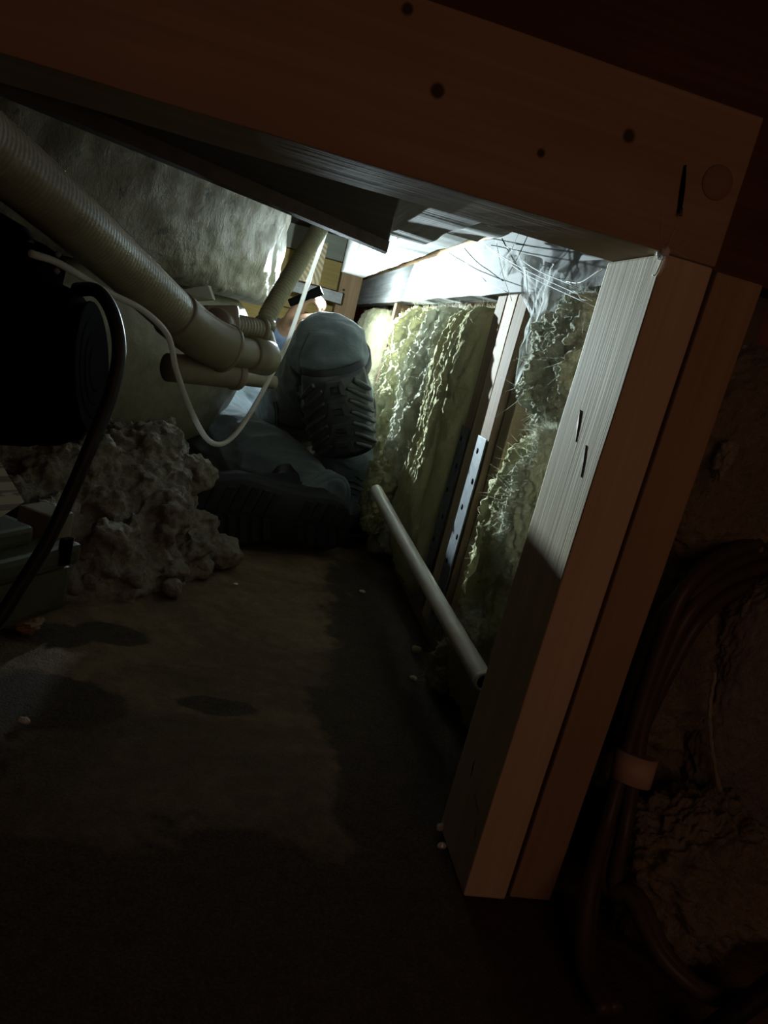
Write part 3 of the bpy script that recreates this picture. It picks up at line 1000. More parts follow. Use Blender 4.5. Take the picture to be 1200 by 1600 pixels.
mf = empty('pipe_manifold', at(400, 560, 1.17), 'beige pipe manifold with capped stubs under the tub rim', 'manifold')
m0, m1 = at(350, 545, 1.125), at(418, 560, 1.20)
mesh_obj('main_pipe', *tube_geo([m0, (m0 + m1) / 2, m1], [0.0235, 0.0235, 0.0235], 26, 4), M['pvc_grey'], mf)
dm = (m1 - m0) / np.linalg.norm(m1 - m0)
mesh_obj('end_socket', *lathe_geo(m1 - dm * 0.045, dm, [(0, 0.0245), (0.002, 0.0275), (0.043, 0.0280), (0.046, 0.0265), (0.047, 0.010)], 28), M['pvc_grey'], mf)
s0, s1 = at(352, 505, 1.17), at(408, 516, 1.22)
ds = (s1 - s0) / np.linalg.norm(s1 - s0)
mesh_obj('ribbed_stub', *ringed([s0, (s0 + s1) / 2, s1], 0.0165, 0.006, 0.0006, 22), M['pvc_grey'], mf)
mesh_obj('stub_rim', *ring_geo(s1, ds, 0.0165, 0.0035, 0.010, 24), M['pvc_grey'], mf)
# square tee block behind the elbow
tb = at(345, 515, 1.185)
V, F = box_geo(-0.026, 0.026, -0.03, 0.03, -0.036, 0.036, 0.006)
Rt = np.array(Matrix.Rotation(math.radians(-14), 3, 'Y') @ Matrix.Rotation(math.radians(10), 3, 'Z'))
mesh_obj('tee_block', V @ Rt.T + tb, F, M['pvc_dark'], mf, smooth=False)
c0 = at(334, 506, 1.155)
mesh_obj('round_cap', *lathe_geo(c0 + [0.01, 0.01, 0], (-0.35, -0.9, 0.05), [(0, 0.024), (0.018, 0.024), (0.021, 0.022), (0.0215, 0.004)], 26), M['pvc_dark'], mf)
# saddle linking hose and manifold
lk = [at(413, 500, 1.235), at(419, 525, 1.23), at(424, 550, 1.215)]
mesh_obj('saddle_link', *tube_geo(lk, [0.012, 0.013, 0.017], 16, 6, flat=0.7), M['pvc_grey'], mf)
mesh_obj('back_pipe', *tube_geo([at(345, 586, 1.33), at(395, 594, 1.36), at(430, 598, 1.38)], 0.012, 20, 4), M['pvc_dark'], mf)

k0, k1 = at(262, 574, 1.09), at(372, 584, 1.17)
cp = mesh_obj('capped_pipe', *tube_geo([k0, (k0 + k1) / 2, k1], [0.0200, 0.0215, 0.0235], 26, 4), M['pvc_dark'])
tag(cp, 'short brown capped pipe stub below the elbow', 'pipe')
dk = (k1 - k0) / np.linalg.norm(k1 - k0)
mesh_obj('end_cap', *lathe_geo(k1 - dk * 0.012, dk, [(0, 0.0236), (0.002, 0.0255), (0.011, 0.0255), (0.0135, 0.0235), (0.0125, 0.019), (0.0120, 0.002)], 28), M['pvc_dark'], cp)

HS = [at(412, 512, 1.235), at(420, 490, 1.25), at(438, 458, 1.28), at(462, 418, 1.32), at(485, 380, 1.36), at(508, 342, 1.40), at(525, 300, 1.44)]
hs = mesh_obj('ribbed_hose', *ringed(HS, 0.0145, 0.0065, 0.0009, 20), M['hose'])
tag(hs, 'olive ribbed hose rising from the manifold to the deck', 'hose')
dh = HS[1] - HS[0]
dh /= np.linalg.norm(dh)
mesh_obj('hose_cuff', *ring_geo(HS[0] + dh * 0.006, dh, 0.0150, 0.003, 0.018, 24), M['pvc_grey'], hs)

TB = [at(48, 396, 0.80), at(95, 413, 0.83), at(165, 455, 0.88), at(222, 484, 0.93), at(262, 524, 0.975), at(276, 580, 0.99), at(298, 640, 1.02), at(322, 684, 1.06),
      at(345, 694, 1.10), at(370, 676, 1.13), at(398, 634, 1.17), at(426, 582, 1.22), at(447, 540, 1.26), at(466, 488, 1.30), at(486, 428, 1.36), at(504, 376, 1.42), at(518, 330, 1.47)]
tb_ = mesh_obj('vinyl_tube', *tube_geo(TB, 0.0038, 12, 10), M['tube'])
tag(tb_, 'thin clear vinyl tube drooping in a loop, its upper run glowing white', 'tube')

# ------------------------------------------------------------------ pump
rh = ray(142, 575); rh /= np.linalg.norm(rh)
pax = (CR - rh * (CR @ rh)) * 0.97 - rh * 0.22 - CU * 0.07
pax /= np.linalg.norm(pax)
PC = at(142, 575, 0.80) - pax * 0.09
pm = empty('pump_motor', PC + [0, 0, -0.09], 'black cylindrical pump motor at the left edge', 'pump')
PB = PC - pax * 0.13
mesh_obj('housing', *lathe_geo(PB, pax, [(0, 0.06), (0.0, 0.080), (0.01, 0.084), (0.16, 0.084), (0.168, 0.082), (0.170, 0.079), (0.174, 0.0825), (0.19, 0.081), (0.207, 0.074), (0.217, 0.062), (0.220, 0.03)], 48), M['black_pl'], pm)
for r_ in (0.022, 0.036, 0.050, 0.064):
    mesh_obj('vent_ring', *ring_geo(PB + pax * (0.2205 + (0.064 - r_) * 0.06), pax, r_, 0.0022, 0.004, 36), M['black_pl'], pm)
for k in range(10):
    t = 2 * math.pi * k / 10
    n = np.cross(pax, [0, 0, 1.0]); n /= np.linalg.norm(n); b = np.cross(pax, n)
    dr = math.cos(t) * n + math.sin(t) * b
    mesh_obj('vent_rib', *tube_geo([PB + pax * 0.222 + dr * 0.012, PB + pax * 0.219 + dr * 0.066], 0.0014, 6, 1), M['black_rub'], pm)
V, F = box_geo(-0.05, 0.05, -0.025, 0.025, -0.02, 0.02, 0.008)
mesh_obj('foot_bracket', V + PC - pax * 0.05 + np.array([0, 0, -0.095]), F, M['black_pl'], pm)
# valve body with bolts above
vb = empty('valve_body', at(20, 372, 0.84), 'black valve body with bolts above the pump motor', 'valve')
v0 = at(-30, 380, 0.86)
V, F = lathe_geo(v0, (0.75, -0.2, -0.28), [(0, 0.03), (0.0, 0.038), (0.03, 0.040), (0.045, 0.034), (0.055, 0.036), (0.075, 0.036), (0.08, 0.028), (0.085, 0.008)], 24)
mesh_obj('body', V, F, M['black_pl'], vb)
b0, b1 = at(0, 395, 0.83), at(88, 425, 0.86)
mesh_obj('clamp_bar', *tube_geo([b0, (b0 + b1) / 2, b1], [0.010, 0.011, 0.009], 10, 4), M['black_pl'], vb)
for (px_, py_) in [(48, 380), (47, 410), (88, 424), (90, 398)]:
    c_ = at(px_, py_, 0.838)
    mesh_obj('bolt', *lathe_geo(c_, (0.3, -0.9, 0.1), [(0, 0.0035), (0.006, 0.0035), (0.007, 0.0028), (0.0072, 0.0005)], 6), M['steel'], vb)

CB = [at(120, 452, 0.80), at(152, 455, 0.775), at(176, 490, 0.755), at(186, 550, 0.745), at(172, 620, 0.735), at(140, 700, 0.72), at(108, 775, 0.71), at(72, 850, 0.70), at(32, 915, 0.69), at(0, 965, 0.68), at(-40, 1020, 0.67)]
cb = mesh_obj('power_cable', *tube_geo(CB, 0.0067, 14, 10), M['black_rub'])
tag(cb, 'thick black power cable curving down in front of the pump motor', 'cable')

# ------------------------------------------------------------------ control box, lower left
bo = empty('control_box', at(20, 830, 0.90) * [1, 1, 0], 'grey green plastic control box with a printed label at lower left', 'box')
e1, e2 = at(135, 760, 0.90), at(-120, 905, 0.72)
ex = e1 - e2
ex[2] = 0
Lx = np.linalg.norm(ex)
ex /= Lx
ey = np.array([-ex[1], ex[0], 0])
tilt = np.array([0, 0, 1.0])
def bx(u0, u1, v0, v1, w0, w1, bev):
    V, F = box_geo(u0, u1, v0, v1, w0, w1, bev)
    return e2 + V[:, :1] * ex + V[:, 1:2] * ey + (V[:, 2:] - 0.0) * tilt, F
zt = e2[2]
mesh_obj('body', *bx(0, Lx, 0.0, 0.16, -zt + 0.02, -0.030, 0.010), M['box'], bo, smooth=False)
mesh_obj('lid', *bx(-0.004, Lx + 0.004, -0.006, 0.165, -0.028, 0.0, 0.008), M['box'], bo, smooth=False)
mesh_obj('top_panel', *bx(0.01, Lx - 0.05, 0.02, 0.15, 0.0005, 0.022, 0.006), M['box'], bo, smooth=False)
mesh_obj('latch', *bx(Lx - 0.035, Lx - 0.018, -0.010, -0.002, -0.022, 0.012, 0.003), M['black_pl'], bo, smooth=False)
mesh_obj('tan_corner', *bx(Lx - 0.028, Lx + 0.012, 0.02, 0.07, -0.03, 0.03, 0.004), M['pvc_dark'], bo, smooth=False)


def label_mat():
    m, nt, bs, _ = new_mat('printed label')
    v = mapped(nt, (1, 1, 1))
    sp = nt.nodes.new('ShaderNodeSeparateXYZ')
    nt.links.new(v, sp.inputs[0])
    wv_ = math_node(nt, 'FRACT', math_node(nt, 'MULTIPLY', sp.outputs['Z'], 75.0))
    ln = math_node(nt, 'LESS_THAN', wv_, 0.42)
    nz = noise_node(nt, 30, 2, 0.5, mapped(nt, (1, 1, 6)))
    f = math_node(nt, 'MULTIPLY', ln, math_node(nt, 'GREATER_THAN', nz.outputs[0], 0.42))
    c = mix_col(nt, f, (0.40, 0.37, 0.30), (0.16, 0.15, 0.13))
    nt.links.new(c, bs.inputs['Base Color'])
    setp(bs, 0.5)
    return m


L0, L1, L2, L3 = at(-60, 770, 0.76), at(-8, 708, 0.80), at(38, 784, 0.805), at(-20, 822, 0.765)
nrm = np.cross(L1 - L0, L2 - L1)
nrm /= np.linalg.norm(nrm)
V = np.array([L0, L1, L2, L3] + [p - nrm * 0.0012 * np.sign(nrm @ np.array([0, 1.0, 0])) * -1 for p in (L0, L1, L2, L3)])
lb = mesh_obj('label_plate', V, [[0, 1, 2, 3], [7, 6, 5, 4], [0, 4, 5, 1], [1, 5, 6, 2], [2, 6, 7, 3], [3, 7, 4, 0]], label_mat(), bo, smooth=False)
tag(lb, 'pale label with rows of small print')

# ------------------------------------------------------------------ dirt
nx, ny = 190, 150
gx, gy = np.linspace(-0.75, 0.03, nx), np.linspace(0.86, 1.62, ny)
X, Y = np.meshgrid(gx, gy)
P = np.stack([X.ravel(), Y.ravel(), np.zeros(X.size)], 1)
yf = np.interp(P[:, 0], [-0.75, -0.30, -0.216, -0.11, -0.02, 0.03], [0.90, 0.93, 0.955, 1.01, 1.14, 1.22]) + 0.03 * fbm(P * 14, 2)
t = np.clip((P[:, 1] - yf) / 0.24, 0, 1)
rx = np.clip((-0.022 + 0.018 * fbm(P * 18 + 5, 2) - 0.06 * np.clip((P[:, 1] - 1.25) / 0.1, 0, 1) - P[:, 0]) / 0.055, 0, 1)
hgt = 0.165 * (t ** 0.75) * (rx ** 0.6)
lump = 0.022 * fbm(P * 19 + 2, 3, 0.5) - 0.006 * np.maximum(0, ridge(P * 15 + 3, 2) - 0.85)
P[:, 2] = np.where(hgt > 0.002, np.maximum(hgt + lump * np.clip(hgt / 0.03, 0, 1), 0.001), -0.02)
F = [[j * nx + i, j * nx + i + 1, (j + 1) * nx + i + 1, (j + 1) * nx + i] for j in range(ny - 1) for i in range(nx - 1)]
n0 = len(P)
low = P.copy()
low[:, 2] = -0.05
rimv = [i for i in range(nx)] + [j * nx + nx - 1 for j in range(1, ny)] + [(ny - 1) * nx + i for i in range(nx - 2, -1, -1)] + [j * nx for j in range(ny - 2, 0, -1)]
Fb = F + [[q + n0 for q in f[::-1]] for f in F] + [[rimv[(k + 1) % len(rimv)], rimv[k], rimv[k] + n0, rimv[(k + 1) % len(rimv)] + n0] for k in range(len(rimv))]
lumps = [(np.concatenate([P, low]), Fb)]
g = np.random.default_rng(31)
cand = np.nonzero((hgt > 0.006) & (P[:, 0] > -0.5) & (P[:, 1] < 1.5))[0]
for k in range(240):
    c_ = P[g.choice(cand)]
    r_ = g.choice([0.010, 0.014, 0.018, 0.026, 0.034], p=[.3, .25, .22, .15, .08])
    V, F_, N = blob_geo(c_ + [0, -r_ * 0.2, r_ * 0.15], (r_ * g.uniform(.8, 1.3), r_, r_ * g.uniform(.7, 1.1)), 2.4, r_ * 0.4, (30, 30, 30), k, 20, 14, 'clod')
    lumps.append((V, F_))
MV, MF, MN = remeshed(join_geo(lumps), 0.0042, 0)
MV = MV + MN * (0.009 * fbm(MV * 42, 4, 0.62) - 0.007 * np.maximum(0, ridge(MV * 30 + 3, 2) - 0.75) - 0.004 * np.maximum(0, ridge(MV * 75 + 9, 1) - 0.6))[:, None]
dp = mesh_obj('dirt_mound', MV, MF, M['dirt'])
tag(dp, 'lumpy mound of dry grey dirt packed under the tub', 'dirt')
cl = [(338, 868, 1.21, 0.034, 'largest dirt clod lying against the boot toe'), (292, 884, 1.17, 0.026, 'round dirt clod left of the largest clod'),
      (312, 902, 1.15, 0.018, 'small dirt clod in front of the largest clod'), (268, 925, 1.05, 0.015, 'flat dirt clod at the foot of the mound, right of centre'),
      (156, 928, 1.02, 0.016, 'small round dirt clod at the foot of the mound, left of centre'), (222, 870, 1.15, 0.030, 'broad dirt clod halfway up the mound face'),
      (185, 820, 1.17, 0.028, 'dirt clod high on the left of the mound'), (250, 800, 1.20, 0.034, 'upright dirt clod in the middle of the mound'),
      (300, 740, 1.30, 0.040, 'dirt clod under the bowl beside the trouser leg'), (130, 870, 1.05, 0.030, 'dirt clod behind the black cable'),
      (112, 912, 1.00, 0.022, 'dirt clod at the left foot of the mound')]
for k, (px_, py_, yy, r_, lb_) in enumerate(cl):
    c_ = at(px_, py_, yy)
    c_[2] = max(c_[2], r_ * 0.7)
    V, F, N = blob_geo(c_, (r_ * 1.1, r_, r_ * 0.85), 2.4, r_ * 0.38, (26, 26, 26), 20 + k, 56, 40, 'clod')
    V[:, 2] = np.maximum(V[:, 2], 0.0)
    tag(mesh_obj('dirt_clod', V, F, M['dirt']), lb_, 'dirt clod', 'clods on and around the dirt mound')

# ------------------------------------------------------------------ litter on the floor
def chip(px_, py_, r_, mat, label, name='floor_chip', flat=0.45, seed=0):
    c_ = atZ(px_, py_, 0.0)
    V, F, N = blob_geo((c_[0], c_[1], r_ * flat), (r_, r_ * 0.7, r_ * flat), 2.2, r_ * 0.35, (90, 90, 90), seed, 18, 12, 'clod')
    tag(mesh_obj(name, V, F, mat, smooth=False), label, 'debris', 'litter on the slab')
chip(368, 914, 0.0042, M['glassbit'], 'tiny bright white chip on the floor before the clods', seed=1)
chip(78, 942, 0.007, M['chip'], 'pale chip at the left foot of the dirt mound', seed=2)
chip(566, 926, 0.006, M['chip'], 'small pale pebble on the floor below the boots', seed=3)
chip(650, 1020, 0.008, M['ins'], 'torn yellow scrap on the floor at the wall foot', flat=0.7, seed=4)
chip(645, 1062, 0.006, M['chip'], 'grey pebble near the insulation scrap', seed=5)
chip(686, 1298, 0.0045, M['glassbit'], 'sparkling clear shard at the foot of the lit post', flat=0.9, seed=6)
chip(690, 1325, 0.005, M['glassbit'], 'second glossy shard just below the sparkling one', flat=0.6, seed=7)
chip(36, 1130, 0.006, M['chip'], 'lone pale chip on the dark wet stain', seed=8)
chip(36, 985, 0.022, M['tan_chip'], 'tan wood scrap under the black cable end', flat=0.5, seed=9)

# ------------------------------------------------------------------ cables outside the post
CC = [(1260, 845, .62), (1190, 848, .575), (1120, 872, .55), (1070, 920, .535), (1035, 1000, .53), (1005, 1090, .525), (975, 1190, .515), (950, 1280, .50), (925, 1370, .47), (912, 1450, .445), (912, 1520, .42), (935, 1610, .385)]
base = np.array([at(*q) for q in CC])
base[:, 2] = np.maximum(base[:, 2], 0.012)
for k, (ox, oz, oy, wob) in enumerate([(0, 0, 0, 0), (0.010, 0.006, 0.004, 0.006), (0.020, 0.014, -0.003, -0.004), (0.028, 0.024, 0.006, 0.008), (0.006, 0.022, 0.010, -0.006)]):
    s = np.linspace(0, 1, len(base))
    Q = base + np.stack([ox * (0.35 + 0.9 * np.abs(s - 0.45) * 2) + wob * np.sin(s * 6), oy + 0 * s, -oz * (0.4 + (s < 0.5) * 0.8) + 0.0 * s], 1)
    if k in (2, 3):      # these two swing right along the floor
        Q = np.concatenate([Q[:9], [at(960 + 12 * k, 1400, .455), at(1010 + 10 * k, 1490, .42), at(1080 + 8 * k, 1550, .40), at(1170, 1590 - 10 * k, .40)]])
    Q[:, 2] = np.maximum(Q[:, 2], 0.0075)
    tag(mesh_obj('dark_cable', *tube_geo(Q, 0.0065, 12, 8), M['cable']), ['outermost dark cable of the bundle, nearest the post all the way down', 'dark cable running just inside the outermost one of the bundle', 'dark cable that leaves the bundle and swings right low in the corner', 'innermost dark cable swinging right above the corner floor', 'dark cable at the back of the bundle, deepest in the loop'][k], 'cable', 'bundled cables right of the posts')
tp = at(975, 1190, .513)
dt = base[7] - base[5]
dt /= np.linalg.norm(dt)
V, F = lathe_geo(tp - dt * 0.012 + np.array([0.010, -0.001, -0.004]), dt, [(0, 0.014), (0.0, 0.0175), (0.024, 0.0172), (0.024, 0.014)], 24)
tag(mesh_obj('tape_band', V, F, M['tape']), 'white tape band wrapped round the cable bundle', 'tape')
tag(mesh_obj('glossy_hose', *tube_geo([at(1080, 1640, .36), at(1140, 1590, .375), at(1200, 1545, .385), at(1280, 1480, .40)], 0.008, 16, 8), M['black_rub']), 'glossy black hose crossing the bottom right corner', 'hose')

# ================================================================== THE PERSON
person = empty('person', (0.08, 1.9, 0.0), 'person lying on their back in dark jeans, boot sole towards camera, one padded knee raised', 'person')
KN_L = np.array([0.128, 1.475, 0.382])       # raised knee
AN_L = np.array([0.242, 1.655, 0.125])
HP_L = np.array([0.105, 2.00, 0.135])
KN_R = np.array([-0.085, 1.80, 0.125])
AN_R = np.array([0.175, 1.475, 0.082])
HP_R = np.array([-0.075, 2.06, 0.125])
def lerp(a, b, t): return a * (1 - t) + b * t
legs = [
    tube_geo([lerp(AN_L, KN_L, -0.05), lerp(AN_L, KN_L, 0.1), lerp(AN_L, KN_L, 0.45) + [0.005, 0.012, 0], lerp(AN_L, KN_L, 0.8), KN_L, lerp(KN_L, HP_L, 0.12) + [0, 0, 0.006], lerp(KN_L, HP_L, 0.5), HP_L],
             [0.060, 0.064, 0.073, 0.076, 0.076, 0.080, 0.090, 0.10], 26, 6),
    tube_geo([lerp(AN_R, KN_R, -0.06), lerp(AN_R, KN_R, 0.1), lerp(AN_R, KN_R, 0.45) + [0, 0, 0.01], lerp(AN_R, KN_R, 0.85), KN_R, lerp(KN_R, HP_R, 0.4) + [0, 0, 0.006], HP_R],
             [0.062, 0.066, 0.078, 0.084, 0.086, 0.094, 0.10], 26, 6),
    tube_geo([HP_R + [-0.02, -0.01, 0], lerp(HP_R, HP_L, 0.5) + [0, 0.02, 0.0], HP_L + [0.02, 0.02, 0]], [0.095, 0.115, 0.095], 24, 6),
    tube_geo([lerp(HP_R, HP_L, 0.5), lerp(HP_R, HP_L, 0.5) + [0, 0.10, 0.005]], [0.115, 0.115], 24, 1, flat=1.3),
]
JV, JF, JN = remeshed(join_geo(legs), 0.005, 6)
# cloth folds: bands round the limbs, deeper behind the knee and at the hems
fold = 0.0085 * ridge(JV * np.array([8, 13, 19]) + 3, 1) + 0.0055 * fbm(JV * np.array([15, 22, 16]), 3)
crease = np.maximum(0, ridge(JV * np.array([7, 12, 30]) + 11, 1) - 0.55)
JV = JV + JN * (fold + 0.007 * crease - 0.0075)[:, None]
JV[:, 2] = np.maximum(JV[:, 2], 0.004)
jeans = mesh_obj('jeans', JV, JF, M['denim'], person)
tag(jeans, 'dark blue grey denim work trousers')
bvh = BVHTree.FromPolygons([tuple(v) for v in JV], JF)
def cast(x, y, off=0.001):
    d = ray(x, y)
    d = d / np.linalg.norm(d)
    hit, nor, idx, dist = bvh.ray_cast(Vector(CAM_P), Vector(d))
    if hit is None: return None
    return np.array(hit) + np.array(nor) * off
def seam(pts, r=0.0016):
    q = [cast(*p) for p in pts]
    q = [p for p in q if p is not None]
    keep = [q[0]] if q else []
    for p in q[1:]:
        if np.linalg.norm(p - keep[-1]) < 0.11: keep.append(p)
    if len(keep) > 2:
        mesh_obj('seam', *tube_geo(keep, r, 6, 5), M['seam'], jeans)
seam([(428, 628), (431, 645), (430, 665), (432, 685), (438, 705), (441, 722), (444, 740)])
seam([(432, 628), (435, 645), (434, 665), (436, 685), (442, 705), (445, 722), (448, 740)])
seam([(473, 600), (470, 580), (468, 560), (474, 540), (484, 520)])

def cuff(c, ax, r):
    ax = ax / np.linalg.norm(ax)
    V, F = lathe_geo(c - ax * 0.014, ax, [(0, r - 0.006), (0, r), (0.004, r + 0.003), (0.012, r + 0.0022), (0.013, r + 0.0008), (0.014, r + 0.0022), (0.026, r + 0.003), (0.030, r - 0.002)], 48)
    V = V + (0.0035 * fbm(V * 30, 2))[:, None] * (V - c) / 0.07
    V[:, 2] = np.maximum(V[:, 2], 0.004)
    return mesh_obj('hem', V, F, M['denim'], jeans)
cuff(lerp(AN_L, KN_L, -0.02), KN_L - AN_L, 0.064)
cuff(lerp(AN_R, KN_R, -0.02), KN_R - AN_R, 0.067)

# boots ----------------------------------------------------------------
def outline(L, W, n=48, toe=0.62, heel=0.62):
    """sole outline, heel at x=0, toe at x=L; slightly inturned"""
    pts = []
    for k in range(n):
        a = 2 * math.pi * k / n
        x = 0.5 - 0.5 * math.cos(a)
        wd = np.interp(x, [0, 0.05, 0.14, 0.35, 0.5, 0.72, 0.88, 0.96, 1.0], [0.0, 0.30, 0.40, 0.37, 0.40, 0.50, 0.42, 0.26, 0.0])
        y = wd * (1 if math.sin(a) >= 0 else -1)
        pts.append((x * L, (y + 0.05 * math.sin(x * math.pi)) * W))
    return np.array(pts)


def boot(label, heel, toe_dir, up, L=0.305, W=0.118):
    toe_dir = np.asarray(toe_dir, float); toe_dir /= np.linalg.norm(toe_dir)
    up = np.asarray(up, float); up -= toe_dir * (up @ toe_dir); up /= np.linalg.norm(up)
    side = np.cross(up, toe_dir)
    def tf(V): return heel + V[:, :1] * toe_dir + V[:, 1:2] * side + V[:, 2:] * up
    O = outline(L, W)
    n = len(O)
    def loft(layers):
        V, F = [], []
        for (z, f) in layers:
            q = f(O)
            V += [[x, y, z(x / L) if callable(z) else z] for x, y in q]
        m = len(layers)
        for i in range(m - 1):
            for j in range(n):
                k = (j + 1) % n
                F.append([i * n + j, i * n + k, (i + 1) * n + k, (i + 1) * n + j])
        F.append(list(range(n))[::-1])
        F.append([(m - 1) * n + j for j in range(n)])
        return np.array(V), F
    c = np.array([L * 0.5, 0])
    sc = lambda s: (lambda q: (q - c) * s + c)
    bt = empty('boot', heel)
    bt.location = Vector([float(v) for v in heel]) - wpos(person)
    bt.parent = person
    tag(bt, label)
    # sole with welt
    V, F = loft([(0.000, sc(0.965)), (0.003, sc(0.99)), (0.016, sc(1.0)), (0.020, sc(1.02)), (0.025, sc(1.02)), (0.027, sc(0.98))])
    mesh_obj('sole', tf(V), F, M['sole'], bt)
    # lugs of the tread
    parts = []
    for k in range(13):
        x0 = L * (0.05 + 0.068 * k)
        if 0.36 < x0 / L < 0.48: continue
        for s in (-1, 1):
            wv_ = np.interp(x0 / L, [0, 0.14, 0.35, 0.5, 0.72, 0.88, 1], [0.2, 0.36, 0.33, 0.36, 0.45, 0.36, 0.1]) * W
            V, F = box_geo(0, L * 0.042, 0.004, max(0.012, wv_ - 0.004), -0.004, 0.002, 0.001)
            V[:, 0] += x0 - np.abs(V[:, 1]) * 0.25
            V[:, 1] *= s
            V[:, 1] += 0.05 * W * math.sin(x0 / L * math.pi)
            parts.append((tf(V), F if s > 0 else [q[::-1] for q in F]))
    lug = mesh_obj('tread', *join_geo(parts), M['sole'], bt, smooth=False)
    lug['kind'] = 'stuff'
    # upper: toe box low, ankle shaft at the heel end
    def sec(x0, x1, ws):
        def f(q):
            u = q[:, 0] / L
            return np.stack([(x0 + (x1 - x0) * u) * L, q[:, 1] * ws], 1)
        return f
    V, F = loft([(0.024, sc(0.955)), (0.045, sc(0.95)), (lambda u: 0.062, sec(0.03, 0.965, 0.92)), (lambda u: 0.082 - 0.012 * u, sec(0.03, 0.90, 0.84)), (lambda u: 0.104 - 0.018 * u, sec(0.025, 0.72, 0.78)),
                 (0.125, sec(0.03, 0.50, 0.76)), (0.15, sec(0.04, 0.42, 0.80)), (0.175, sec(0.03, 0.42, 0.86)), (0.180, sec(0.05, 0.40, 0.80))])
    mesh_obj('upper', tf(V), F, M['leather'], bt)
    # laces
    for k in range(4):
        x0, z0 = L * (0.70 - 0.055 * k), 0.088 + 0.010 * k
        q = tf(np.array([[x0, -0.026, z0 - 0.004], [x0 + 0.004, 0, z0 + 0.006], [x0, 0.026, z0 - 0.004]]))
        mesh_obj('lace', *tube_geo(q, 0.0022, 6, 5), M['black_rub'], bt)
    return bt


boot('black boot lying on its side, sole facing out', np.array([0.238, 1.368, 0.064]), (-0.966, -0.259, 0.0), (-0.259, 0.966, 0.10), 0.325, 0.138)
boot('black boot standing flat behind the other boot heel', np.array([0.245, 1.745, 0.005]), (0.01, -1, 0), (0, 0.12, 1), 0.295, 0.108)

# knee pad ---------------------------------------------------------------
kp = empty('knee_pad', KN_L + [0, -0.08, -0.1])
kp.location = Vector([float(v) for v in (KN_L + [0, -0.08, -0.1])]) - wpos(person)
kp.parent = person
tag(kp, 'black ribbed knee pad strapped over the raised knee')
kt, kbt = at(520, 588, 1.385), at(540, 712, 1.435)
kv = kt - kbt
KH = np.linalg.norm(kv)
kv /= KH
ku = np.array([1.0, 0.0, 0.0]); ku -= kv * (ku @ kv); ku /= np.linalg.norm(ku)
kn = np.cross(ku, kv)
if kn[1] > 0: kn = -kn
def kpt(u, v, hgt=0.0):
    """u,v in metres across and up the pad"""
    Rr = 0.080
    a = u / Rr
    bow = 0.010 * math.sin(math.pi * min(1, max(0, v / KH)))
    rr = Rr + hgt + bow
    return kbt + ku * (rr * math.sin(a)) + kv * v + kn * (rr * math.cos(a) - Rr)
def patch(u0, u1, v0, v1, h0, h1, nu_=20, nv_=16, vfun=None):
    V, F = [], []
    for hh in (h0, h1):
        for i in range(nu_ + 1):
            for j in range(nv_ + 1):
                uu = u0 + (u1 - u0) * i / nu_
                vv = v0 + (v1 - v0) * j / nv_
                e = min(1.0, 8 * min(i / nu_, 1 - i / nu_, j / nv_, 1 - j / nv_) + 0.35) if hh == h1 else 1
                V.append(kpt(uu, vv, h0 + (hh - h0) * e if hh == h1 else hh))
    m = (nu_ + 1) * (nv_ + 1)
    idx = lambda k, i, j: k * m + i * (nv_ + 1) + j
    for i in range(nu_):
        for j in range(nv_):
            F.append([idx(1, i, j), idx(1, i + 1, j), idx(1, i + 1, j + 1), idx(1, i, j + 1)])
            F.append([idx(0, i, j + 1), idx(0, i + 1, j + 1), idx(0, i + 1, j), idx(0, i, j)])
    for i in range(nu_):
        F.append([idx(0, i, 0), idx(0, i + 1, 0), idx(1, i + 1, 0), idx(1, i, 0)])
        F.append([idx(1, i, nv_), idx(1, i + 1, nv_), idx(0, i + 1, nv_), idx(0, i, nv_)])
    for j in range(nv_):
        F.append([idx(1, 0, j), idx(1, 0, j + 1), idx(0, 0, j + 1), idx(0, 0, j)])
        F.append([idx(0, nu_, j), idx(0, nu_, j + 1), idx(1, nu_, j + 1), idx(1, nu_, j)])
    return np.array(V), F
mesh_obj('backing', *patch(-0.082, 0.082, -0.012, KH + 0.008, -0.016, 0.000), M['black_rub'], kp)
mesh_obj('shell', *patch(-0.066, 0.066, 0.0, KH, 0.0, 0.006), M['pad'], kp)
# chevron ribs either side of the centre column
for s in (-1, 1):
    for k in range(7):
        v_in = KH * (1.02 - 0.135 * k)
        q, rr = [], []
        for t in np.linspace(0, 1, 7):
            u = s * (0.020 + 0.042 * t)
            v = v_in - 0.004 - 0.040 * t ** 1.15
            if v < 0.004 or v > KH - 0.006: continue
            q.append(kpt(u, v, 0.0068))
            rr.append(0.0052 * (0.75 + 0.4 * math.sin(math.pi * t)))
        if len(q) > 2:
            mesh_obj('rib', *tube_geo(q, rr, 10, 3), M['pad'], kp)
